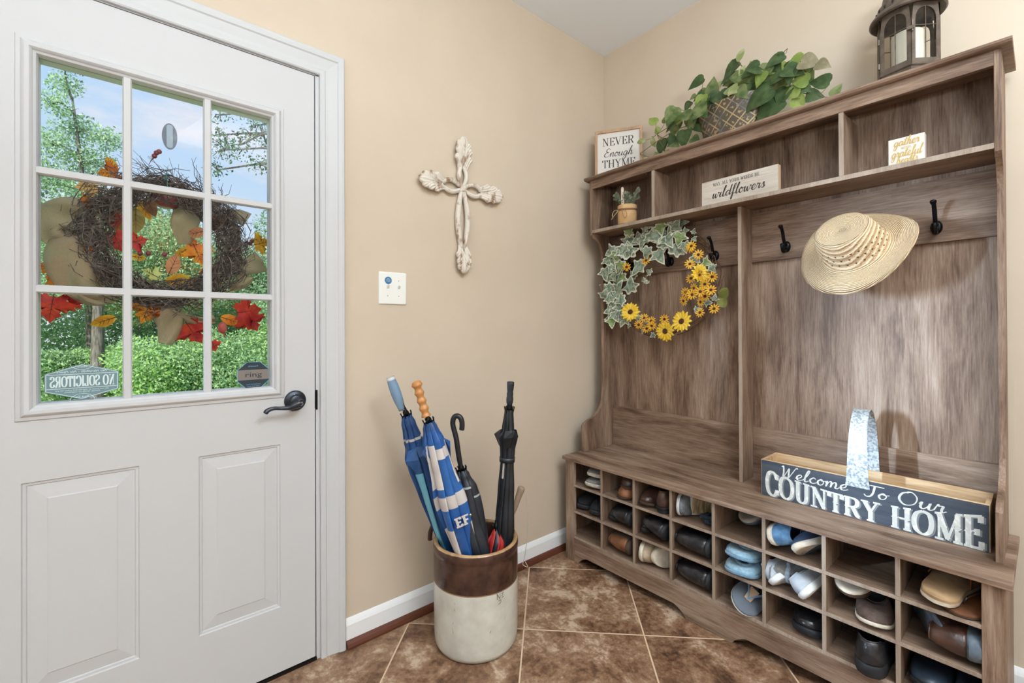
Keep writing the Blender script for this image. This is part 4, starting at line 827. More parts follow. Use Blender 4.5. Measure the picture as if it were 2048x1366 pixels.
for i,p in enumerate(vine_tips):
    h=min((Vector(h) for h,s in hubs),key=lambda a:(a-p).length)
    if (h-p).length<.12:
        q=MB(); q.tube([a-oo for a in catmull([h,(h+p)/2+Vector((0,0,-.006)),p],4)],.0010,4); q.build('leaf_stalk',stemm,pt)
# ------------------------------------------------------------------ ivy and sunflower wreath on the left hooks
WC=Vector((.425,-.10,1.375)); wr=thing('ivy_sunflower_wreath','round grapevine wreath of variegated ivy and yellow sunflowers hanging in the left bay','wreath',tuple(WC))
gv=M('grapevine_twig',(120,88,60),.8,c2=(84,60,42),ns=40)
rl=random.Random(11); q=MB()
for i in range(46):
    a0=rl.uniform(0,2*PI); sp_=rl.uniform(.6,1.6); ph=rl.uniform(0,2*PI); P=[]; rr_=rl.uniform(.2,1); fr=rl.choice([3,4,5])
    for k in range(15):
        a=a0+sp_*k/14; o=.024*rr_
        ra=.272+o*math.cos(ph+fr*a); rz=.252+o*math.cos(ph+fr*a)
        P.append((ra*math.cos(a),-.0+o*math.sin(ph+fr*a)+.012,rz*math.sin(a)))
    q.tube(P,rl.uniform(.0013,.0026),5)
for i in range(26): # stray ends at the right and bottom
    a=rl.uniform(-2.3,1.2); ra=.285; p=Vector((ra*math.cos(a),0,.26*math.sin(a))); t=Vector((-math.sin(a),rl.uniform(-.5,.2),math.cos(a)))*rl.choice([1,-1])+Vector((math.cos(a),0,math.sin(a)))*rl.uniform(-.9,.6)
    q.tube(catmull([p,p+t*.03,p+t*.055+Vector((0,-.006,rl.uniform(-.012,.012)))],4),.0011,4)
q.build('grapevine_ring',gv,wr,smooth=True)
ivg=leafmat('ivy_green',(108,126,108),(160,172,150),60,.12,.5); ivc=leafmat('ivy_cream_edge',(206,210,188),(222,224,204),60,.12,.5)
ivl=leafmat('ivy_pale_green',(122,146,92),(160,178,124),60,.12,.5)
for k in range(44):
    a_=math.radians(62+165*(k+.5)/44); rr_=rl.uniform(.84,1.2); IVY.append((round(WC.x+.272*rr_*math.cos(a_),3),round(WC.z+.255*rr_*math.sin(a_),3),round(rl.uniform(.026,.042),3)))
for i,(x,z,L_) in enumerate(IVY):
    r=Vector((x,0,z))-Vector((WC.x,0,WC.z)); a=math.atan2(r.z,r.x)+rl.choice([-1,1,2.4,-1.7,.4])*rl.uniform(.4,1.0)
    if L_>.03: a=rl.choice([math.radians(t) for t in (250,280,300,225,200,60,100)])
    d=Vector((math.cos(a),rl.uniform(-.35,.05),math.sin(a))); y=-.135-rl.uniform(0,.03)+(0 if L_>.03 else .01)
    p=Vector((x,y,z))-WC-d*L_*.55
    q=MB(); leaf_mesh(q,'ivy',p,L_*1.85,d,(rl.uniform(-.35,.35),-1,rl.uniform(-.2,.5)),curl=rl.uniform(.1,.4),fold=rl.uniform(0,.25),rim=(0,1),seed=i)
    q.build('ivy_leaf',[ivl if i%9==7 else ivg,ivc],wr)
yel=leafmat('sunflower_petal',(238,196,52),(248,214,84),40,.15,.5); ora=leafmat('small_petal',(232,170,44),(244,192,60),40,.15,.5); cen=M('flower_centre',(92,48,28),.9,c2=(58,30,18),ns=260,bump=.6,bs=300); 
def flower(p,R,nrm,mat,npet,two=True):
    nrm=Vector(nrm).normalized(); u=nrm.orthogonal().normalized(); v=nrm.cross(u)
    q=MB()
    for lay in range(2 if two else 1):
        for k in range(npet):
            a=2*PI*(k+.5*lay)/npet+rl.uniform(-.06,.06); d=u*math.cos(a)+v*math.sin(a)+nrm*(.12+.12*lay)
            leaf_mesh(q,'petal',Vector(p)+d*R*.2,R*(.82-.1*lay)*rl.uniform(.92,1.06),d,nrm,curl=.25,fold=-.2)
    f=q.build('sunflower',mat,wr,smooth=True)
    q=MB(); rr=R*.27; 
    for (a,b) in ((1,.0),(.98,.35),(.75,.6),(.4,.72)): pass
    rings=[[tuple(Vector(p)+nrm*(h*rr)+(u*math.cos(2*PI*j/14)+v*math.sin(2*PI*j/14))*rr*r) for j in range(14)] for r,h in ((.9,0),(1,.2),(.85,.42),(.45,.5),(.05,.42))]
    q.loft(rings); c=q.build('flower_centre',cen,f,smooth=True)
for x,z in BIGF: flower(Vector((x,-.165,z))-WC,.050,(rl.uniform(-.1,.3),-1,rl.uniform(-.1,.25)),yel,13)
flower(Vector((.655,-.155,1.398))-WC,.044,(.9,-.6,.1),yel,12)
for i,(x,z) in enumerate(SMF): flower(Vector((x,-.150-(i%3)*.012,z))-WC,.0245,(rl.uniform(-.5,.5),-1,rl.uniform(-.3,.4)),ora,11,False)
olv=leafmat('olive_leaf',(110,116,52),(136,138,74),30,.15)
for x,z,a in ((.742,1.30,60),(.735,1.27,300),(.645,1.35,230),(.62,1.39,120)):
    q=MB(); d=Vector((math.cos(math.radians(a)),-.1,math.sin(math.radians(a)))); leaf_mesh(q,'round',Vector((x,-.12,z))-WC-d*.02,.052,d,(.2,-1,.1)); q.build('broad_leaf',olv,wr,smooth=True)
# ------------------------------------------------------------------ crocheted straw hat
HC=Vector((1.236,-.226,1.410)); ax=Vector((-.157,-.813,.553)).normalized()
ht=thing('straw_hat','crocheted straw sun hat with openwork crown hanging on a hook in the right bay','hat',tuple(HC))
ht.rotation_mode='QUATERNION'; ht.rotation_quaternion=ax.to_track_quat('Z','Y')
def strawmat():
    mt,nt,N,L,b=nodes('crocheted_straw')
    tc=N.new('ShaderNodeTexCoord'); 
    wv=N.new('ShaderNodeTexWave'); wv.wave_type='RINGS'; wv.rings_direction='Z'; wv.inputs['Scale'].default_value=78; wv.inputs['Distortion'].default_value=.6; wv.inputs['Detail'].default_value=1; L.new(tc.outputs['Object'],wv.inputs[0])
    vo=N.new('ShaderNodeTexVoronoi'); vo.inputs['Scale'].default_value=260; L.new(tc.outputs['Object'],vo.inputs[0])
    a=N.new('ShaderNodeMath'); a.operation='MULTIPLY_ADD'; L.new(vo.outputs['Distance'],a.inputs[0]); a.inputs[1].default_value=-.55; L.new(wv.outputs['Fac'],a.inputs[2])
    r=ramp(N,[(.0,(196,162,122)),(.3,(222,194,156)),(.7,(234,212,178))]); L.new(a.outputs[0],r.inputs[0]); L.new(r.outputs[0],b.inputs['Base Color']); b.inputs['Roughness'].default_value=.8
    bp=N.new('ShaderNodeBump'); bp.inputs['Strength'].default_value=.9; bp.inputs['Distance'].default_value=.0035; L.new(a.outputs[0],bp.inputs['Height']); L.new(bp.outputs[0],b.inputs['Normal']); return mt
straw=strawmat(); holem=M('shadow_gap',(104,80,56),.9)
def hatpt(r,a,z):
    w=1.0
    if r>.10: 
        k=(r-.10)/.055; z+= k*k*(.020*math.cos(a-1.2)+.016*math.cos(2*a+.9)+.006*math.cos(3*a))
    return (r*math.cos(a)*1.08,r*math.sin(a)*.96,z)
q=MB(); rings=[]; seg=64
for r,z in ((.158,.0),(.1595,.004),(.15,.006),(.135,.006),(.118,.004),(.103,.006),(.094,.014),(.089,.04),(.083,.075),(.076,.104),(.071,.114),(.064,.117),(.050,.114),(.03,.110),(.002,.109)):
    rings.append([hatpt(r,2*PI*j/seg,z) for j in range(seg)])
q.loft(rings[:11],cap=False); q.loft([r for r in rings[10:]],cap=False); q.build('straw_body',straw,ht,smooth=True,solid=.003)
q=MB(); q.tube([hatpt(.159,2*PI*j/64,.001) for j in range(64)],.0032,8,loop=True); q.build('brim_edge',straw,ht,smooth=True)
q=MB()
for row,(z,n) in enumerate(((.034,26),(.053,26),(.072,26))):
    for k in range(n):
        a=2*PI*(k+.5*(row%2))/n; r=.0965-.18*z+.0012
        e=.0036
        P=[(r+.0008,a-.042,z+.003),(r+.0008,a+.042,z+.003),(r+.0012,a,z-.0045)]
        pp=[(rr*math.cos(aa)*1.08,rr*math.sin(aa)*.96,zz) for rr,aa,zz in P]; q.add(pp,[(0,1,2)])
o=q.build('openwork_band',holem,ht); o['kind']='stuff'; o['label']='rows of small triangular gaps round the crown'
# ------------------------------------------------------------------ lantern
LC=Vector((1.362,-.145,1.9545)); la=thing('metal_lantern','dark bronze six sided glass lantern on the top right of the hall tree','lantern',tuple(LC))
lb_=M('lantern_bronze',(104,90,78),.42,.25,c2=(84,72,62),ns=40)
ang6=[math.radians(45+60*k) for k in range(6)]; RL_=.083
def hexr(r,z): return [(r*math.cos(a),r*math.sin(a),z) for a in ang6]
q=MB(); q.loft([hexr(.088,.0),hexr(.088,.004),hexr(.080,.010),hexr(.080,.020),hexr(.085,.024),hexr(.085,.028)]); q.build('lantern_base',lb_,la)
z0,z1=.028,.222
gl=glassmat('lantern_glass',(.97,.96,.92))
for k in range(6):
    a=Vector(hexr(RL_,0)[k]); b=Vector(hexr(RL_,0)[(k+1)%6]); e=(b-a); Wd=e.length; e.normalize(); n=Vector((e.y,-e.x,0)); 
    if n.dot(a)<0: n=-n
    def P(s,z,o=0): return tuple(a+e*s+n*o+Vector((0,0,z)))
    # panel with arched opening
    m0=.011; zb=z0+.014; zs=z1-.060; hw=(Wd-2*m0)/2
    arc=[(m0,zb)]+[(m0,zs)]+[(m0+hw-hw*math.cos(t),zs+.042*math.sin(t)**.8) for t in [PI*i/12 for i in range(1,12)]]+[(Wd-m0,zs),(Wd-m0,zb)]
    outer=[(0,z0)]+[(0,zs)]+[(max(0,min(Wd,Wd*i/12)),z1) if 0<i<12 else None for i in range(1,12)]+[(Wd,zs),(Wd,z0)]
    q=MB()
    for o0,o1 in ((0,.0022),):
        A_=[P(s,z,o1) for s,z in arc]; B_=[P(s,z,o1) for s,z in outer]; A2=[P(s,z,o0) for s,z in arc]; B2=[P(s,z,o0) for s,z in outer]
        nn=len(arc); q.add(A_+B_,[(i,(i+1)%nn,nn+(i+1)%nn,nn+i) for i in range(nn)]); q.add(A2+B2,[(nn+i,nn+(i+1)%nn,(i+1)%nn,i) for i in range(nn)]); q.add(A_+A2,[(i,nn+i,nn+(i+1)%nn,(i+1)%nn) for i in range(nn)])
    pn=q.build('side_panel_frame',lb_,la)
    q=MB(); q.tube([P(Wd/2,zb,.001),P(Wd/2,z1-.016,.001)],.0014,6); q.tube([P(m0,z0+.118,.001),P(Wd-m0,z0+.118,.001)],.0014,6); q.build('glazing_bar',lb_,pn)
    q=MB(); q.add([P(.004,z0+.004,-.0012),P(Wd-.004,z0+.004,-.0012),P(Wd-.004,z1-.004,-.0012),P(.004,z1-.004,-.0012)],[(0,1,2,3)]); q.build('glass_pane',gl,pn)
q=MB(); kx=hexr(RL_,0)[4]
q.tube([(kx[0]+.004,kx[1]-.004,.125),(kx[0]+.004,kx[1]-.004,.160)],.0028,8); q.box(kx[0]-.010,kx[0]+.008,kx[1]-.008,kx[1]-.003,.132,.142); q.build('door_latch',lb_,la)
for zz in (.05,.13):
    q=MB(); h=hexr(RL_,0)[3]; q.tube([(h[0]-.004,h[1]-.002,zz),(h[0]-.004,h[1]-.002,zz+.018)],.003,8); q.build('door_hinge',lb_,la)
q=MB(); q.lathe([(.075,z1-.002),(.094,z1-.010),(.0985,z1-.006),(.098,z1+.0),(.088,z1+.012),(.080,z1+.016),(.076,z1+.040),(.066,z1+.050),(.062,z1+.075),(.045,z1+.092),(.02,z1+.10),(.008,z1+.104),(.008,z1+.116),(.001,z1+.118)],seg=40); q.build('lantern_roof',lb_,la,auto=40)
q=MB()
for k in range(20):
    a=2*PI*k/20; r=.0785; q.ball((r*math.cos(a),r*math.sin(a),z1+.028),(.003,.003,.006),6,4)
o=q.build('pierced_band',M('pierced_dark',(22,20,19),.8),la); o['kind']='stuff'
q=MB(); q.tube([(0,.028*math.cos(t),z1+.14+.028*math.sin(t)) for t in [2*PI*i/24 for i in range(24)]],.0022,8,loop=True); q.build('carry_ring',lb_,la,smooth=True)
cd=thing('pillar_candle','thick white pillar candle standing inside the bronze lantern','candle',(LC.x,LC.y,LC.z+.029))
wax=M('candle_wax',(240,236,224),.5); 
q=MB(); q.lathe([(.001,0),(.041,0),(.042,.002),(.042,.128),(.040,.131),(.034,.128),(.001,.126)],seg=32,cap=False); q.build('candle_body',wax,cd,smooth=True)
q=MB(); q.tube([(0,0,.125),(.001,0,.135),(.004,0,.146)],.0015,6); q.build('wick',M('wick',(226,222,210),.8),cd)
# ------------------------------------------------------------------ small herb pot
hp=thing('herb_pot','small wrapped herb pot with twine bow and wooden marker in the left cubby','potted plant',(.293,-.188,1.6742))
kr=M('kraft_wrap',(206,168,118),.75,c2=(192,154,106),ns=20)
q=MB(); q.lathe([(.001,.0),(.0455,0),(.047,.002),(.047,.094),(.0455,.096),(.043,.094),(.042,.080),(.001,.078)],seg=32,cap=False); q.build('pot_wrap',kr,hp,auto=40)
tw=M('jute_twine',(150,112,78),.9); tw2=M('pale_twine',(214,184,146),.9)
q=MB(); 
for k in range(3): q.tube([(.0485*math.cos(t),.0485*math.sin(t),.067+.0035*k+.002*math.sin(2*t)) for t in [2*PI*i/28 for i in range(28)]],.0014,5,loop=True)
q.tube(catmull([(.008,-.05,.07),(.026,-.052,.060),(.034,-.050,.038),(.024,-.053,.024),(.012,-.053,.044),(.008,-.051,.068)],5),.0013,5); q.build('twine',tw,hp,smooth=True)
q=MB(); q.tube(catmull([(-.018,-.047,.068),(-.040,-.050,.072),(-.056,-.048,.056),(-.050,-.05,.042),(-.034,-.052,.052),(-.020,-.05,.066),(-.046,-.05,.044),(-.060,-.05,.030)],5),.0014,5); q.build('twine_bow',tw2,hp,smooth=True)
q=MB(); q.prism([(-.010,.078),(.006,.078),(.003,.178),(0,.184),(-.006,.186),(-.011,.183),(-.013,.177)],'y',-.034,-.032); q.build('plant_marker',M('birch_marker',(226,214,196),.7,c2=(206,190,170),ns=80),hp,bevel=.0005)
q=MB(); write(q,'thyme',{**SCR,'y':SCR['g']},(.001,-.0345,.105),(0.06,0,1),(-1,0,0.06),.011,.055,T=.1,t=.05); q.build('marker_writing',ink,hp)
eu=leafmat('eucalyptus',(104,112,90),(136,142,118),50,.15,.6)
rl=random.Random(5)
for i in range(13):
    a=2*PI*i/13+rl.uniform(-.2,.2); sp_=rl.uniform(.03,.075); h=rl.uniform(.04,.095)
    p0=Vector((.015*math.cos(a),.012*math.sin(a),.08)); p1=Vector((sp_*math.cos(a)*1.05,sp_*math.sin(a)*.55,.08+h)); md=(p0+p1)/2+Vector((0,0,.015))
    P=catmull([p0,md,p1],6); q=MB(); q.tube(P,.0009,4)
    for k in range(3,len(P)):
        for s in (-1,1):
            t=(P[k]-P[k-1]).normalized(); sd=t.cross(Vector((0,-1,.2))).normalized()*s
            leaf_mesh(q,'round',P[k],rl.uniform(.012,.017),(sd+t*.4),(rl.uniform(-.4,.4),-1,.3),curl=.1,fold=.1)
    q.build('leafy_sprig',eu,hp)
# ------------------------------------------------------------------ autumn wreath outside the door
AC=Vector((-.135,-2.012,1.430)); aw=thing('autumn_wreath','dark twig autumn wreath with burlap ribbon and fall leaves hanging outside the door glass','wreath',tuple(AC))
twg=M('dark_twig',(76,64,58),.85,c2=(128,114,104),ns=60,lo=.45,hi=.7); rl=random.Random(21)
q=MB()
for i in range(1000):
    a0=rl.uniform(0,2*PI); sp_=rl.uniform(.35,1.0)*rl.choice([1,-1]); ph=rl.uniform(0,2*PI); o=.043*math.sqrt(rl.random()); fr=rl.uniform(-2.5,2.5); P=[]
    spread=rl.uniform(-.01,.03) if rl.random()<.75 else rl.uniform(.02,.06)
    for k in range(6):
        a=a0+sp_*k/5; R=.162+o*math.cos(ph+fr*k/2)+spread*k/5+rl.uniform(-.004,.004)
        P.append((.7*o*math.sin(ph+fr*k/2)-.01,R*math.cos(a)*1.02,R*math.sin(a)*.98))
    q.tube(P,rl.uniform(.0007,.0016),4,cap=False)
o=q.build('twig_ring',twg,aw)
q=MB()
def spray(n,a0,a1,ln,lean):
    for i in range(n):
        a=rl.uniform(a0,a1); R=.18; p=Vector((rl.uniform(-.03,.01),R*math.cos(a),R*math.sin(a))); t=Vector((0,-math.sin(a),math.cos(a)))*lean+Vector((0,math.cos(a),math.sin(a)))*rl.uniform(.3,.9)
        l=ln*rl.uniform(.5,1.1); P=[p+t*l*k/5+Vector((0,rl.uniform(-.004,.004),rl.uniform(-.004,.004)))*k for k in range(6)]
        q.tube(P,[.0016,.0014,.0012,.001,.0008,.0006],3,cap=False)
        for k in (2,3,4):
            if rl.random()<.6: q.tube([P[k],P[k]+Vector((0,rl.uniform(-1,1),rl.uniform(-1,1)))*.018],.0008,3,cap=False)
spray(70,.35,1.9,.11,.9); spray(70,-.6,.6,.09,.6); spray(50,-2.3,-.9,.10,.5); spray(34,2.0,3.0,.09,.5)
for i in range(16): # drooping twigs at the bottom left
    p=Vector((-.02,rl.uniform(-.07,-.02),-.17)); P=catmull([p,p+Vector((0,rl.uniform(-.01,.03),-.05)),p+Vector((0,rl.uniform(-.0,.06),-.11))],4); q.tube(P,.0009,3,cap=False)
q.build('stray_twigs',twg,aw)
q=MB(); q.tube([(.012,-.007,.19),(.014,.0,.21),(-.0,.004,.215)],.002,5); q.tube([(.045,0.0,.150),(.045,-.003,.205),(-.03,-.0,.21),(-.045,0,.15),(0,0,.12)],.0014,5,loop=True); q.build('green_wire',M('green_wire',(40,96,80),.5),aw)
def burlap():
    mt,nt,N,L,b=nodes('burlap_weave'); tc=N.new('ShaderNodeTexCoord'); mp=N.new('ShaderNodeMapping'); mp.inputs['Rotation'].default_value=(.7,0,0); L.new(tc.outputs['Object'],mp.inputs[0])
    outs=[]
    for d in ('Y','Z'):
        wv=N.new('ShaderNodeTexWave'); wv.bands_direction=d; wv.inputs['Scale'].default_value=150; wv.inputs['Distortion'].default_value=1.2; L.new(mp.outputs[0],wv.inputs[0]); outs.append(wv.outputs['Fac'])
    m_=N.new('ShaderNodeMath'); m_.operation='MAXIMUM'; L.new(outs[0],m_.inputs[0]); L.new(outs[1],m_.inputs[1])
    r=ramp(N,[(.35,(132,110,80)),(.95,(224,204,168))]); L.new(m_.outputs[0],r.inputs[0]); L.new(r.outputs[0],b.inputs['Base Color']); b.inputs['Roughness'].default_value=.95
    t=N.new('ShaderNodeBsdfTranslucent'); L.new(r.outputs[0],t.inputs[0]); x=N.new('ShaderNodeMixShader'); x.inputs[0].default_value=.42; L.new(b.outputs[0],x.inputs[1]); L.new(t.outputs[0],x.inputs[2])
    tr=N.new('ShaderNodeBsdfTransparent'); hl=N.new('ShaderNodeMath'); hl.operation='LESS_THAN'; hl.inputs[1].default_value=.22; L.new(m_.outputs[0],hl.inputs[0])
    x2=N.new('ShaderNodeMixShader'); L.new(hl.outputs[0],x2.inputs[0]); L.new(x.outputs[0],x2.inputs[1]); L.new(tr.outputs[0],x2.inputs[2]); L.new(x2.outputs[0],N['Material Output'].inputs[0])
    bp=N.new('ShaderNodeBump'); bp.inputs['Strength'].default_value=.6; bp.inputs['Distance'].default_value=.003; L.new(m_.outputs[0],bp.inputs['Height']); L.new(bp.outputs[0],b.inputs['Normal']); return mt
bur=burlap()
def ribbon(P,w,name='burlap_ribbon',wx=1,waves=.008):
    """P centre points (x,y,z) world, w half widths, ribbon spans along x and the in-plane normal"""
    P=catmull(P,7); n=len(P); rings=[]
    for i,p in enumerate(P):
        t=(P[min(i+1,n-1)]-P[max(i-1,0)]).normalized(); nn=Vector((0,-t.z,t.y)); ww=w(i/(n-1)) if callable(w) else w
        row=[]
        for k in range(11):
            s=k/5-1; row.append(tuple(p-AC+nn*ww*s+Vector((waves*math.sin(4*s+i*.35)-abs(s)*ww*.35*wx,0,0))))
        rings.append(row)
    q=MB(); q.loft(rings,cap=False,closed=False); q.build(name,bur,aw,smooth=True,solid=.0012)
ribbon([(-.15,-2.19,1.50),(-.14,-2.235,1.500),(-.13,-2.268,1.460),(-.14,-2.262,1.425),(-.16,-2.215,1.418)],lambda s:.030+.012*math.sin(PI*s))
ribbon([(-.15,-2.195,1.43),(-.13,-2.225,1.400),(-.125,-2.228,1.345),(-.13,-2.205,1.285),(-.15,-2.165,1.255)],lambda s:.022+.034*math.sin(PI*s)**.7)
ribbon([(-.16,-2.23,1.27),(-.15,-2.20,1.248),(-.15,-2.165,1.244),(-.16,-2.13,1.262)],.018)
ribbon([(-.17,-1.950,1.585),(-.17,-1.955,1.54),(-.16,-1.965,1.49),(-.17,-1.958,1.435)],lambda s:.020+.020*math.sin(PI*(s*.9+.1)))
ribbon([(-.15,-2.012,1.245),(-.14,-2.010,1.21),(-.135,-2.005,1.165),(-.14,-2.015,1.108)],lambda s:.014+.022*math.sin(PI*(.15+.8*s)))
ribbon([(-.15,-2.00,1.215),(-.15,-1.96,1.190),(-.16,-1.92,1.183),(-.17,-1.88,1.19)],.014)
ribbon([(-.17,-1.85,1.56),(-.16,-1.815,1.555),(-.16,-1.785,1.540)],lambda s:.010+.018*s)
ribbon([(-.17,-1.86,1.37),(-.15,-1.81,1.365),(-.15,-1.765,1.385),(-.16,-1.738,1.40)],lambda s:.014+.030*s)
ribbon([(-.17,-1.84,1.30),(-.15,-1.805,1.315),(-.15,-1.790,1.345)],lambda s:.016+.012*s)
fm={'y':leafmat('fall_yellow',(232,180,60),(214,142,40),30,.5),'o':leafmat('fall_orange',(240,150,50),(226,112,40),30,.5),'p':leafmat('fall_peach',(236,176,110),(226,150,84),30,.5),'r':leafmat('fall_red',(222,72,50),(190,48,48),30,.5),'v':leafmat('fall_olive',(128,112,44),(150,120,50),30,.4),'b':leafmat('fall_brown',(116,76,52),(140,92,60),30,.35),'c':leafmat('fall_copper',(190,116,76),(208,138,98),30,.4),'g':leafmat('fall_pale_green',(190,196,110),(206,200,128),30,.45)}
vein=M('leaf_vein',(92,52,34),.8)
for i,(y,z,L_,a,k,sh) in enumerate(FALL):
    a=math.radians(a); d=Vector((rl.uniform(-.25,.15),math.cos(a),math.sin(a))); L_*=1.15
    p=Vector((-.165+rl.uniform(-.015,.015),y,z))-AC-d*L_*.45
    q=MB(); leaf_mesh(q,'maple' if sh=='m' else 'oval',p,L_*(1.0 if sh=='o' else .95),d,(1,rl.uniform(-.5,.5),rl.uniform(-.5,.5)),curl=rl.uniform(.1,.5),fold=rl.uniform(.1,.35),wavy=.1,seed=i)
    lf=q.build('fall_leaf',fm[k],aw,smooth=True); lf['label']={'y':'yellow','o':'orange','p':'peach','r':'red','v':'olive','b':'brown','c':'copper','g':'pale green'}[k]+' fall leaf'
    q=MB(); s_=Vector((.002,0,0)); q.tube([p+s_-d*L_*.15,p+s_,p+s_+d*L_*.85],[.0012,.0011,.0004],4)
    sd=Vector((0,-d.z,d.y))
    for t in (.25,.45,.6):
        for g in (-1,1): q.tube([p+s_+d*L_*t,p+s_+d*L_*(t+.18)+sd*g*L_*.2],[.0007,.0003],3)
    q.build('leaf_vein',vein,lf)
bm_=M('berry',(120,42,42),.35)
for y,z in BER:
    q=MB(); q.ball((-.16-AC.x,y-AC.y,z-AC.z),.0075,10,7); q.tube([(-.16-AC.x,y-AC.y,z-AC.z),(-.16-AC.x,(y-AC.y)*.8-.02,(z-AC.z)*1.0-.03)],.0008,4); q.build('berry',bm_,aw,smooth=True)
ap=M('maroon_gourd',(150,60,62),.35,c2=(120,44,52),ns=12)
q=MB(); seg=24
q.loft([[(-.175-AC.x+.034*r*math.cos(t)*(1-.07*abs(math.sin(4*t))),-2.010-AC.y+.042*r*math.sin(t)*(1-.07*abs(math.sin(4*t))),1.575-AC.z+z) for t in [2*PI*j/seg for j in range(seg)]] for r,z in ((.1,-.028),(.6,-.027),(.92,-.014),(1,.0),(.92,.015),(.55,.026),(.1,.022))]); q.build('maroon_gourd',ap,aw,smooth=True)
q=MB(); q.ball((-.15-AC.x,-1.862-AC.y,1.160-AC.z),(.012,.0135,.020),14,9); q.tube([(-.15-AC.x,-1.860-AC.y,1.143-AC.z),(-.15-AC.x,-1.855-AC.y,1.128-AC.z)],[.003,.0015],6); q.build('pink_bud',leafmat('pink_bud',(220,120,110),(200,92,88),30,.4),aw,smooth=True)
# oval adhesive hook outside the glass
oh=thing('oval_adhesive_hook','grey oval plastic hook stuck on the glass above the autumn wreath','hook',(-.024,-2.0105,1.728))
hk=M('grey_plastic',(66,78,92),.35); hk2=M('pale_grey_plastic',(130,146,158),.35)
q=MB(); R=[]
for s_,x in ((1,0),(1,-.003),(.92,-.0055)): R.append([(x,.0185*s_*math.cos(2*PI*j/32),.0385*s_*math.sin(2*PI*j/32)) for j in range(32)])
q.loft(R); q.build('hook_backplate',hk,oh,auto=40)
q=MB(); R=[]
for w_,x in ((1,.0012),(1,-.0005)): R.append([(x,-.0+.0075*w_*math.cos(t),(.027 if math.sin(t)>0 else -.027)+.0075*math.sin(t)) for t in [2*PI*j/24 for j in range(24)]])
q.loft(R); q.build('adhesive_strip',hk2,oh)
q=MB(); q.tube(catmull([(-.004,0,.020),(-.012,0,.012),(-.018,0,-.010),(-.026,0,-.020),(-.036,0,-.014),(-.038,0,-.004)],5),.006,10); q.build('hook_arm',hk,oh,smooth=True)
# ------------------------------------------------------------------ outdoors
GZ=-.62
gm=M('lawn_soil',(120,160,84),.95,c2=(160,196,112),ns=5,nd=6)
q=MB(); q.add([(-60,-45,GZ),(-.6,-45,GZ),(-.6,45,GZ),(-60,45,GZ)],[(0,1,2,3)]); o=q.build('lawn',gm); struct(o,'mown green lawn reaching to the wood edge')
q=MB(); q.box(-1.6,-.12,-4.2,-.6,GZ,-.04); struct(q.build('trim_6',M('concrete_step',(168,164,156),.9,c2=(150,146,138),ns=20)),'concrete stoop outside the door')
q=MB(); q.box(-.32,-.12,-8,1,GZ,-.04); struct(q.build('trim_7',M('siding_base',(176,170,160),.8)),'foundation wall below the door wall')
rng=np.random.default_rng(4)
def cloud(name,blobs,n,size,mats,parent=None,flat=.8):
    vs=[];ms=[]
    tot=sum(b[1]**2 for b in blobs)
    C_=[];
    for c,r in blobs:
        k=max(20,int(n*r*r/tot)); d=rng.normal(size=(k,3)); d/=np.linalg.norm(d,axis=1)[:,None]; rad=r*rng.random(k)**.45
        # clumps along twigs
        p=np.array(c)+d*rad[:,None]*np.array([1,1,flat]); C_.append(p+rng.normal(size=(k,3))*.04)
    C_=np.concatenate(C_); k=len(C_)
    a=rng.normal(size=(k,3)); a/=np.linalg.norm(a,axis=1)[:,None]; b=np.cross(a,rng.normal(size=(k,3))); b/=np.linalg.norm(b,axis=1)[:,None]
    s=size*rng.uniform(.6,1.3,size=(k,1)); V=np.stack([C_-a*s,C_+b*s*.45,C_+a*s,C_-b*s*.45],1).reshape(-1,3)
    me=bpy.data.meshes.new(name); me.vertices.add(4*k); me.vertices.foreach_set('co',V.ravel()); me.loops.add(4*k); me.loops.foreach_set('vertex_index',np.arange(4*k,dtype=np.int32))
    me.polygons.add(k); me.polygons.foreach_set('loop_start',np.arange(0,4*k,4,dtype=np.int32)); 
    for m_ in mats: me.materials.append(m_)
    me.polygons.foreach_set('material_index',rng.integers(0,len(mats),k).astype(np.int32)); me.update(calc_edges=True)
    o=bpy.data.objects.new(name,me); COL.objects.link(o)
    if parent: o.parent=parent
    return o
G=[leafmat('foliage_green',(150,184,138),(176,206,160),.8,.45),leafmat('foliage_deep',(112,148,112),(130,166,128),.8,.45),leafmat('foliage_pale',(184,212,170),(204,226,190),.8,.45)]
GB=[leafmat('shrub_bright',(168,206,122),(190,222,144),.8,.45),G[0],leafmat('shrub_pale',(170,198,140),(186,210,160),.8,.45)]
GD=[G[0],G[1],leafmat('foliage_far',(150,174,144),(170,190,162),.8,.45)]
GR=[G[0],GB[2],leafmat('rusty_foliage',(176,140,104),(158,150,100),.8,.4)]
bark=M('grey_bark',(122,116,110),.95,c2=(84,78,72),ns=9,sc=(3,3,.5),bump=.6,bs=20)
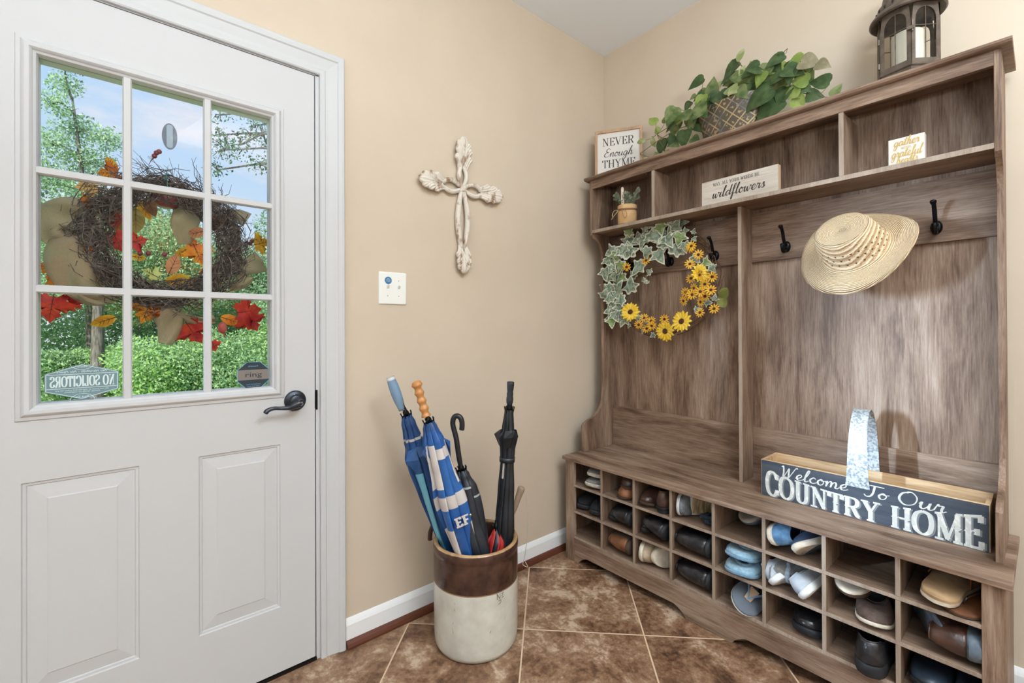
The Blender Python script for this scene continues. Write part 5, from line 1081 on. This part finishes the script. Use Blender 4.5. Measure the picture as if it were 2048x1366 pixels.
def tree(name,label,trunk,blobs,n,size,mats,cat='tree',r0=.11,group=None):
    t=thing(name,label,cat,(trunk[0][0],trunk[0][1],GZ),group=group); B=Vector(t.location)
    q=MB(); P=catmull([Vector(p)-B for p in trunk],5); q.tube(P,[r0*(1-.8*i/(len(P)-1)) for i in range(len(P))],8); q.build('trunk',bark,t,smooth=True)
    tl_=[Vector(p) for p in trunk]
    for c,r in blobs:
        c=Vector(c); h=min(P,key=lambda p:abs((p+B).z-(c.z-.5*r))+.3*((p+B)-c).length)
        q=MB()
        q.tube(catmull([h,(h+c-B)/2+Vector((rng.normal()*.12,rng.normal()*.12,.18*(c-B-h).length)),c-B],4),[r0*.22*(1-.07*i) for i in range(9)],5)
        for k in range(5):
            d=Vector(tuple(rng.normal(size=3))).normalized()*r*.8; q.tube([c-B,c-B+d*.5+Vector((0,0,.04)),c-B+d],[r0*.09,r0*.06,r0*.03],4)
        q.build('branch',bark,t)
    o=cloud('crown',[((c[0]-B.x,c[1]-B.y,c[2]-B.z),r) for c,r in blobs],n,size,mats,t)
    return t
D=-14
tree('tall_slender_tree','tall slender airy tree rising against the sky at the left of the door glass',[(D,y,z) for y,z,_ in T1trunk],[((D+.3*math.sin(i*2.1),y,z),r*.72) for i,(y,z,r) in enumerate(T1)],11500,.040,G)
def shrub(label,y,z,r,D,mats,n=9000,size=.042,h=None):
    top=z+r; t=tree('shrub',label,[(D,y,GZ),(D,y+.05,GZ+(top-GZ)*.6)],[((D,y,(z+GZ)/2),max(r,.5)),((D+.1,y-.2*r,z),r),((D-.1,y+.35*r,z-.3*r),r*.9)],n,size,mats,'shrub',.03,'shrubs along the wood edge'); return t
for i,(y,z,r) in enumerate(SH[:9:1]):
    lab=['low shrub at the far left of the lawn edge','small dense shrub just right of the first one at the lawn edge','rounded bright green shrub behind the solicitor sticker','bright leafy shrub in the left centre of the door glass','bright leafy shrub in the middle of the door glass','leafy shrub right of centre behind the middle lower pane','tall leafy shrub beside the right muntin','broad shrub filling the right lower pane','tall shrub rising at the right edge of the glass'][i]
    shrub(lab,y,z,r*1.05,(-13.2 if i<3 else -10.9)-.3*(i%3),GB if i in (1,2,3,5,7) else [G[0],GB[2],G[1]])
tree('forest_tree','rusty tinged tree seen through the middle of the autumn wreath',[(-13.2,-1.35,GZ),(-13.2,-1.3,1.5),(-13.2,-1.35,3.6)],[((-13.2,y,z),r) for y,z,r in ((-1.35,3.6,.8),(-1.8,3.1,.7),(-.9,3.0,.7),(-1.3,2.3,.9),(-.6,2.2,.7),(-1.9,1.9,.8))],13000,.042,GR,r0=.07)
tree('forest_tree','thick grey trunked tree standing right of the slender tree',[(-12.6,-2.70,GZ),(-12.6,-2.69,1.2),(-12.7,-2.68,2.6),(-12.9,-2.6,4.0)],[((-12.9,y,z),r) for y,z,r in ((-2.6,3.6,.8),(-3.2,3.1,.8),(-2.2,2.9,.7),(-3.3,2.2,.7),(-2.2,2.0,.5))],12000,.042,G,r0=.15)
# near tree whose branches reach into the right upper pane
bs=[((-7,y,z),max(r,.13)*1.25) for y,z,r in BR]
tree('near_tree','near tree reaching dark leafy branches into the upper right pane',[(-7,1.1,GZ),(-7,1.05,2.2),(-7,1.0,4.2),(-7.1,.9,6.5)],bs+[((-7,.8,5.4),.7),((-7,.9,4.2),.6),((-7.1,.8,6.4),.8),((-7,1.8,5),.8)],6500,.030,[G[1],leafmat('dark_leaf',(52,74,60),(66,92,72),.8,.35)],r0=.13)
# the wood behind
blobs=[((-17.5-.8*(i%3),y,z),r) for i,(y,z,r) in enumerate(MID)]
for i in range(60):
    y=-16+32*rng.random(); z=-.2+2.4*rng.random(); blobs.append(((-18.5-1.5*rng.random(),y,z),1.5))
o=cloud('woodland',blobs,190000,.062,GD); tag(o,'dense mass of woodland foliage behind the shrubs and trees','woodland',kind='stuff')
for i,(x,y,h) in enumerate(((-15.2,-4.4,6),(-15.4,-.2,5),(-15.0,.9,4.2),(-15.5,2.4,5.4),(-15.2,-6.5,6),(-15.6,4.6,6))):
    lab=['forest tree at the left behind the slender tree','forest tree behind the centre of the autumn wreath','forest tree behind the right panes','forest tree hidden behind the right door stile','forest tree far left beyond the door edge','forest tree far right beyond the door edge'][i]
    tree('forest_tree',lab,[(x,y,GZ),(x,y+.1,h*.5),(x,y-.05,h*.8)],[((x+rng.normal()*.3,y+rng.normal()*.7,h*(.35+.1*k)),.9) for k in range(6)],12000,.055,GD,r0=.1)
# ------------------------------------------------------------------ shoes in the cubbies
FR={1:.382,2:.2535,3:.128}
def outline(L,W,pt=0,n=15):
    st=[(0,0),(.02,.42),(.07,.66),(.18,.77),(.32,.74),(.45,.76),(.58,.90),(.70,1.0),(.82,.95),(.91,.76-.2*pt),(.965,.50-.2*pt),(.992,.26-.1*pt),(1,0)]
    def w(s):
        for (a,x),(b,y) in zip(st,st[1:]):
            if s<=b: return x+(y-x)*(s-a)/(b-a)
        return 0
    R=[]
    for i in range(n+1):
        s=.5-.5*math.cos(PI*i/n); R.append((s*L-L/2,w(s)*W/2))
    return R+[(x,-y) for x,y in reversed(R[1:-1])]
def shoe(label,loc,yaw,roll=0,pitch=0,L=.27,W=.095,up=None,sole=None,lin=None,hc=.065,ht=.045,col=(.28,.23,.30),th=.022,tread=None,laces=None,straps=None,cuff=None,heel=0,pt=0,toecap=None,stripe=None,name='shoe',cat='shoe',foxing=None):
    t=thing(name,label,cat,group='shoes in the bench cubbies')
    t.matrix_world=Matrix.Translation(loc)@Matrix.Rotation(math.radians(yaw),4,'Z')@Matrix.Rotation(math.radians(pitch),4,'Y')@Matrix.Rotation(math.radians(roll),4,'X')
    O=outline(L,W,pt); n=len(O); sp_=lambda x:.012*max(0,(x/L+.5-.72)/.28)**2
    # sole
    q=MB(); R=[]
    for k,z in ((.90,0),(1.0,.003),(1.04,th*.5),(1.04,th*.85),(1.0,th)): R.append([(x*k,y*k,z+sp_(x)) for x,y in O])
    q.loft(R); so=q.build('sole',sole,t,auto=45)
    if heel:
        q=MB(); R=[]
        for k,z in ((.95,-heel),(1.0,.001)): R.append([(x*k*1.0,y*k,z) for x,y in O if x<-L*.22]); 
        q.loft(R); q.build('heel',tread or sole,t,auto=45)
    if tread:
        q=MB(); q.loft([[(x*k,y*k,z+sp_(x)) for x,y in O] for k,z in ((.80,-.0016),(.84,-.001),(.84,.002))])
        o=q.build('tread',tread,so)
    # upper: bezier from sole edge to collar
    cx,rx,ry=(col[0]-.5)*L,col[1]*L,col[2]*W; q=MB(); M_=9; R=[]
    Cc=[]
    for x,y in O:
        u=max(-1,min(1,(x-0)/(L/2))); a=math.atan2(y/W,(x)/L*.9); Cc.append((cx+rx*math.cos(a),ry*math.sin(a)))
    for k in range(M_):
        s=k/(M_-1); r=[]
        for (x,y),(c0,c1) in zip(O,Cc):
            f=max(0,min(1,(x/L+.5-.38)/.5)); f=f*f*(3-2*f)      # 0 at heel, 1 at toe
            top=hc*(1-.25*f) if True else hc
            p1=(x*(1.0-.02*f)+(0 if f>.5 else -.004),y*1.04,(hc*.62)*(1-f)+ht*1.35*f)
            p2=(c0,c1,hc-.012*f+.006*(1-f)*(1 if x<-L*.3 else 0))
            b=[(1-s)**2*A+2*s*(1-s)*B+s*s*C_ for A,B,C_ in zip((x*.985,y*.97,th+sp_(x)-.001),p1,p2)]; r.append(tuple(b))
        R.append(r)
    q.loft(R,cap=False); 
    if toecap or stripe:
        q.m=[]
        for i in range(M_-1):
            for j in range(n):
                X_=O[j][0]/L+.5; q.m.append(1 if (toecap and X_>.82 and i<5) or (stripe and stripe[0]<X_<stripe[1]) else 0)
        q.build('upper',[up,toecap or stripe[2]],t,smooth=True,solid=.0025)
    else: q.build('upper',up,t,smooth=True,solid=.0025)
    q=MB(); top=R[-1]
    q.loft([top,[(x*.94+cx*.06,y*.88,z*.7) for x,y,z in top],[((x-cx)*1.1+cx+.01,y*.95,th+.004) for x,y,z in top],[(cx+(x-cx)*.05,y*.05,th+.003) for x,y,z in top]],cap=False); q.build('lining',lin,t,smooth=True)
    q=MB(); q.tube([(x,y,z) for x,y,z in top],.0026 if not cuff else .009,6,loop=True); q.build('fur_cuff' if cuff else 'collar_edge',cuff or up,t,smooth=True)
    if laces:
        q=MB(); x0=cx+rx
        for k in range(5):
            x=x0+.006+k*.012; z=hc-.010-k*(hc-ht)*.10
            q.tube([(x,-W*.20,z-.006),(x+.004,0,z+.003),(x+.009,W*.20,z-.006)],.0019,5); q.tube([(x,W*.20,z-.006),(x+.004,0,z+.004),(x+.009,-W*.20,z-.006)],.0019,5)
        for s in (-1,1):
            q.tube(catmull([(x0+.006,0,hc-.002),(x0-.004,s*.018,hc+.010),(x0+.008,s*.030,hc+.002),(x0+.010,s*.012,hc-.002)],5),.0017,5); q.tube(catmull([(x0+.006,0,hc-.002),(x0+.02,s*.02,hc+.002),(x0+.03,s*.040,hc-.02)],5),.0017,5)
        q.build('laces',laces,t,smooth=True)
    if straps:
        for k in range(2):
            x=cx+rx*.55+.034*k; q=MB(); rr_=[]
            for i in range(13):
                a=PI*i/12; rr_.append([(x+dx,W*.50*math.cos(a),th+(hc-th-.002)*math.sin(a)**.6+.003) for dx in (-.010,.010)])
            q.loft(rr_,cap=False,closed=False); q.build('strap',straps,t,solid=.003)
    return t
fz=lambda n,a,b:M(n,a,.95,c2=b,ns=90,bump=1.0,bs=420,sheen=.4)
blkl=M('black_leather',(30,30,33),.28,c2=(62,62,66),ns=26,nd=6,bump=.9,bs=34,spec=.6,lo=.5,hi=.75); blkr=M('black_rubber_sole',(24,25,28),.7,c2=(40,42,46),ns=30); dkl=M('dark_lining',(24,22,22),.9)
brl=M('brown_leather',(94,66,54),.3,c2=(62,42,36),ns=18,nd=5,bump=.7,bs=34,spec=.55); tan=M('tan_leather',(150,98,62),.5,c2=(110,70,46),ns=14,bump=.3,bs=40); tanl=M('tan_footbed',(186,152,112),.8,c2=(150,120,86),ns=14); bei=M('beige_suede',(196,176,150),.9,c2=(176,156,132),ns=40,bump=.4,bs=200); crs=M('cream_sole',(226,216,198),.7,c2=(206,194,174),ns=30); whs=M('white_sole',(222,224,222),.6); gyl=M('grey_lining',(112,116,122),.85); gyu=M('grey_canvas',(130,134,140),.9,c2=(110,114,122),ns=60,bump=.4,bs=300)
sherpa=fz('cream_sherpa',(226,216,200),(196,184,166)); gfz=fz('grey_plush',(116,112,108),(136,132,128)); bfz=fz('light_blue_plush',(140,184,208),(166,204,222)); bfd=fz('light_blue_lining',(110,156,190),(126,170,200))
blc=M('blue_denim',(76,112,146),.85,c2=(96,134,166),ns=60,bump=.4,bs=260); nvc=M('navy_canvas',(44,58,82),.85); wlace=M('white_laces',(216,216,210),.8); tanp=M('tan_patch',(206,172,138),.8); pgr=M('pale_grey_canvas',(192,196,200),.85,c2=(164,172,182),ns=16); brs=M('brown_suede',(104,84,76),.85,c2=(82,66,58),ns=40,bump=.4,bs=160); rub=M('worn_grey_rubber',(112,126,138),.7,c2=(86,98,110),ns=22); brk=M('brown_rubber_sole',(70,52,42),.75); bstrap=M('charcoal_strap',(58,60,58),.85,bump=.4,bs=300); bcl=M('black_cloth',(27,28,33),.9,bump=.5,bs=300)
C8=lambda c:(.223,.3965,.573,.7495,.926,1.104,1.283,1.474)[c-1]
def S_(label,c,r,dx,y,dz,yaw,roll=0,pitch=0,**k): return shoe(label,(C8(c)+dx,y,FR[r]+dz),yaw,roll,pitch,**k)
grid_=M('ribbed_tan_sole',(196,176,140),.8,c2=(150,128,92),ns=70,bump=1,bs=120,sc=(1,.25,1))
# column 1
S_('cream sherpa edged grey slipper, lower of the stack in the first top cubby',1,1,.010,-.300,.001,-88,L=.25,W=.105,up=gfz,sole=sherpa,lin=sherpa,hc=.042,ht=.032,th=.020,cuff=sherpa,name='slipper',cat='slipper')
S_('cream sherpa edged grey slipper, upper of the stack in the first top cubby',1,1,.016,-.292,.048,-90,L=.245,W=.10,up=gfz,sole=sherpa,lin=sherpa,hc=.044,ht=.036,th=.020,cuff=sherpa,name='slipper',cat='slipper')
S_('black cloth shoe with two hook and loop straps in the first middle cubby',1,2,.028,-.285,.001,-90,L=.27,W=.088,up=bcl,sole=blkr,lin=dkl,hc=.078,ht=.05,straps=bstrap)
S_('black cloth shoe at the left behind its strapped mate, first middle cubby',1,2,-.064,-.275,.001,-90,L=.27,W=.085,up=bcl,sole=blkr,lin=dkl,hc=.075,ht=.05,straps=bstrap)
# column 2
S_('brown open shoe, lower of the stacked pair in the second top cubby',2,1,.022,-.29,.001,88,L=.25,W=.098,up=tan,sole=brk,lin=tanl,hc=.046,ht=.030,col=(.42,.34,.36),th=.014)
S_('brown open shoe, upper of the stacked pair in the second top cubby',2,1,.026,-.282,.051,92,L=.25,W=.096,up=brl,sole=brk,lin=dkl,hc=.046,ht=.034,col=(.42,.34,.36),th=.012)
S_('black leather shoe lying against the right divider in the second middle cubby',2,2,.066,-.285,.048,90,-90,L=.27,W=.090,up=blkl,sole=blkr,lin=dkl,hc=.100,ht=.05)
S_('black leather shoe at the left in the second middle cubby',2,2,-.046,-.270,.001,-90,L=.27,W=.066,up=blkl,sole=blkr,lin=dkl,hc=.07,ht=.05)
S_('tan and brown suede boot lying sole outward in the second bottom cubby',2,3,.066,-.290,.049,90,-90,L=.27,W=.092,up=tan,sole=brk,lin=dkl,hc=.115,ht=.05,th=.022,tread=brk,stripe=(.12,.34,M('grey_brown_panel',(96,84,74),.8)))
# column 3
S_('brown leather shoe, toe outward, at the left of the third top cubby',3,1,-.040,-.290,.001,-90,L=.27,W=.080,up=brl,sole=brk,lin=dkl,hc=.082,ht=.046,th=.016,laces=brl)
S_('brown leather shoe, heel outward, at the right of the third top cubby',3,1,.040,-.292,.018,90,L=.265,W=.080,up=brl,sole=blkr,lin=dkl,hc=.066,ht=.05,th=.010,heel=.018)
S_('black ankle boot lying heel outward in the third middle cubby',3,2,.074,-.290,.048,84,-84,L=.28,W=.092,up=blkl,sole=blkr,lin=dkl,hc=.110,ht=.052,th=.018)
S_('black ankle boot at the left in the third middle cubby',3,2,-.056,-.268,.001,-90,L=.27,W=.050,up=blkl,sole=blkr,lin=dkl,hc=.085,ht=.05)
S_('beige suede sneaker on its side, sole to the left, in the third bottom cubby',3,3,-.076,-.293,.050,-90,-90,L=.27,W=.092,up=bei,sole=crs,lin=gyl,hc=.070,ht=.052,th=.022,col=(.30,.27,.34))
S_('beige sneaker on its side with its patterned sole to the right, third bottom cubby',3,3,.066,-.296,.050,-112,86,L=.26,W=.092,up=bei,sole=crs,lin=gyl,hc=.070,ht=.052,th=.024,tread=crs,stripe=(.46,.50,gyl))
# column 4
S_('pale slip-on shoe with white sole standing on its side, fourth top cubby',4,1,-.078,-.293,.051,-90,-90,L=.26,W=.094,up=gyu,sole=whs,lin=gyl,hc=.048,ht=.040,th=.016,col=(.36,.30,.36))
S_('white soled shoe showing its tan ribbed sole in the fourth top cubby',4,1,.012,-.300,.051,-128,80,L=.24,W=.096,up=gyu,sole=whs,lin=gyl,hc=.048,ht=.040,th=.022,tread=grid_)
S_('black leather boot lying on its side in the fourth middle cubby',4,2,.074,-.288,.050,90,-90,L=.28,W=.096,up=blkl,sole=blkr,lin=dkl,hc=.140,ht=.058,th=.018,toecap=None,name='boot',cat='boot',stripe=(.70,.73,M('toe_seam',(58,58,62),.35)))
S_('black leather boot lying on its side in the fourth bottom cubby',4,3,.074,-.284,.050,90,-90,L=.28,W=.096,up=blkl,sole=blkr,lin=dkl,hc=.140,ht=.058,th=.018,name='boot',cat='boot',stripe=(.66,.69,M('toe_seam2',(58,58,62),.35)))
# column 5
S_('pale shoe pushed to the back of the fifth top cubby',5,1,-.030,-.175,.045,-90,180,L=.22,W=.080,up=gyu,sole=crs,lin=gyl,hc=.044,ht=.036,th=.016)
S_('light blue plush slipper, lower of the stack in the fifth middle cubby',5,2,-.004,-.318,.001,-84,L=.26,W=.118,up=bfz,sole=bfd,lin=bfd,hc=.040,ht=.032,th=.016,col=(.46,.32,.30),cuff=bfz,name='slipper',cat='slipper')
S_('light blue plush slipper, upper of the stack in the fifth middle cubby',5,2,.004,-.305,.053,-94,L=.26,W=.116,up=bfz,sole=bfd,lin=bfd,hc=.038,ht=.032,th=.014,col=(.42,.30,.30),cuff=bfz,name='slipper',cat='slipper')
S_('dark shoe behind the grey flip-flop in the fifth bottom cubby',5,3,.02,-.22,.001,-90,L=.25,W=.08,up=blkl,sole=blkr,lin=dkl,hc=.06,ht=.04)
def flip(label,loc,yaw,roll,pitch,L,W,top,bot,strapm,tagm=None,th=.016):
    t=thing('flip_flop',label,'flip-flop',group='flip-flops in the bench cubbies')
    t.matrix_world=Matrix.Translation(loc)@Matrix.Rotation(math.radians(yaw),4,'Z')@Matrix.Rotation(math.radians(pitch),4,'Y')@Matrix.Rotation(math.radians(roll),4,'X')
    O=outline(L,W); q=MB(); q.loft([[(x*k,y*k,z) for x,y in O] for k,z in ((.96,0),(1,.003),(1,th*.55))]); q.build('outsole',bot,t,auto=45)
    q=MB(); q.loft([[(x*k,y*k,z) for x,y in O] for k,z in ((1,th*.55+.0002),(1,th*.85),(.97,th))]); q.build('footbed',top,t,auto=45)
    q=MB()
    for s in (-1,1): 
        P=catmull([(L*.27,0,th),(L*.25,s*.008,th+.020),(L*.08,s*W*.30,th+.028),(-L*.06,s*W*.42,th)],6); rr_=[]
        for i,p in enumerate(P): rr_.append([tuple(p+Vector((0,0,0))+Vector((dx,0,0))) for dx in (-.004-.004*i/len(P),.004+.004*i/len(P))])
        q.loft(rr_,cap=False,closed=False)
    q.build('thong_strap',strapm,t,solid=.003)
    if tagm:
        q=MB(); q.add([(L*.29,-.012,th+.004),(L*.29,.012,th+.004),(L*.14,.016,th+.029),(L*.14,-.016,th+.029)],[(0,1,2,3)]); q.build('tan_tab',tagm,t,solid=.002)
flip('grey flip-flop with a white edge and tan tab, tilted in the fifth bottom cubby',(C8(5)+.012,-.318,FR[3]+.040),-90,-34,10,.27,.108,M('slate_footbed',(104,112,122),.85),whs,bfd,tanp)
# column 6
S_('blue and tan canvas sneaker on its side, sole to the left, sixth top cubby',6,1,-.066,-.296,.048,84,72,L=.26,W=.090,up=blc,sole=crs,lin=nvc,hc=.068,ht=.045,th=.022,col=(.30,.25,.34),stripe=(.20,.34,tanp),laces=wlace)
S_('navy canvas sneaker with white laces and a cream toe, sixth top cubby',6,1,.058,-.300,.030,-104,48,L=.26,W=.084,up=nvc,sole=crs,lin=dkl,hc=.066,ht=.044,th=.022,laces=wlace,tread=rub)
S_('grey plush slipper standing on its side at the left of the sixth middle cubby',6,2,-.076,-.300,.048,90,86,L=.25,W=.086,up=gfz,sole=M('slipper_sole_grey',(120,122,126),.9),lin=fz('bluegrey_plush',(120,128,140),(142,150,160)),hc=.046,ht=.036,th=.012,col=(.42,.32,.34),cuff=fz('bluegrey_cuff',(136,146,160),(156,164,176)),name='slipper',cat='slipper')
S_('pale grey sneaker with white sole, left of the leaning pair in the sixth middle cubby',6,2,-.022,-.305,.030,78,-52,L=.26,W=.082,up=pgr,sole=whs,lin=gyl,hc=.062,ht=.042,th=.022,tread=tanp)
S_('pale grey sneaker with white sole, right of the leaning pair in the sixth middle cubby',6,2,.056,-.312,.030,86,-56,L=.26,W=.080,up=pgr,sole=whs,lin=gyl,hc=.058,ht=.040,th=.022,tread=tanp)
S_('glossy black rounded clog at the right of the sixth bottom cubby',6,3,.030,-.282,.001,-90,L=.25,W=.104,up=M('glossy_black_leather',(26,27,30),.2,spec=.7,bump=.15,bs=40),sole=blkr,lin=dkl,hc=.066,ht=.062,th=.026,name='clog',cat='clog')
# column 7
S_('brown suede moccasin, upright under its mate, in the seventh middle cubby',7,2,.012,-.298,.001,-78,L=.26,W=.094,up=brs,sole=crs,lin=gyl,hc=.056,ht=.040,th=.015,col=(.36,.30,.34),name='moccasin',cat='moccasin')
S_('brown suede moccasin lying upside down on its mate in the seventh middle cubby',7,2,-.022,-.285,.104,-96,168,L=.25,W=.090,up=brs,sole=crs,lin=gyl,hc=.050,ht=.040,th=.014,col=(.36,.30,.34),name='moccasin',cat='moccasin',tread=M('green_grey_sole',(120,118,96),.8))
S_('scuffed black shoe with a thick rubber heel, heel outward, seventh bottom cubby',7,3,.026,-.318,.001,90,L=.28,W=.098,up=blkl,sole=blkr,lin=dkl,hc=.096,ht=.060,th=.038,col=(.26,.22,.34))
# column 8
flip('brown flip-flop lying flat under the tan one in the last top cubby',(C8(8)+.036,-.292,FR[1]+.001),-96,0,0,.27,.104,tan,brk,brl,None,.014)
flip('tan flip-flop with cream edge on top of the brown one, last top cubby',(C8(8)-.004,-.306,FR[1]+.030),82,8,-4,.27,.106,tanl,crs,tan,None,.024)
S_('brown leather shoe on its side showing its worn grey sole, last middle cubby',8,2,-.070,-.300,.051,-66,-80,L=.25,W=.100,up=brl,sole=rub,lin=dkl,hc=.064,ht=.05,th=.014,pt=.5)
S_('brown leather shoe with a large grey rubber heel toward the right, last middle cubby',8,2,.064,-.290,.050,92,-90,L=.27,W=.096,up=brl,sole=rub,lin=dkl,hc=.098,ht=.056,th=.030,laces=brl)
S_('dark blue black shoe in the last bottom cubby, toe outward at the left',8,3,-.040,-.285,.001,-90,L=.27,W=.092,up=M('blue_black_leather',(34,44,56),.4,c2=(48,60,74),ns=20,bump=.4,bs=30),sole=blkr,lin=dkl,hc=.062,ht=.045)
S_('dark blue black shoe in the last bottom cubby, toe outward at the right',8,3,.052,-.280,.001,-90,L=.27,W=.088,up=M('blue_black_leather2',(36,46,60),.4,c2=(52,64,80),ns=20,bump=.4,bs=30),sole=blkr,lin=dkl,hc=.062,ht=.045)
# crumpled black sock
sk=thing('sock','crumpled dark blue black sock at the right of the fourth top cubby','sock',(C8(4)+.050,-.375,FR[1]+.001))
q=MB(); rs_=random.Random(9); P=[]
for i in range(26):
    a=i*1.15; P.append((.020*math.cos(a)+rs_.uniform(-.006,.006)+.012*math.sin(i*.3),.018*math.sin(a)+rs_.uniform(-.005,.005),.014+.026*(i/26)+rs_.uniform(-.006,.006)))
q.tube(catmull(P,4),[.0085+.0025*math.sin(i*.9) for i in range(101)],8); q.build('sock_knit',M('black_knit',(24,34,42),.95,c2=(40,54,64),ns=60,bump=.8,bs=300),sk,smooth=True)
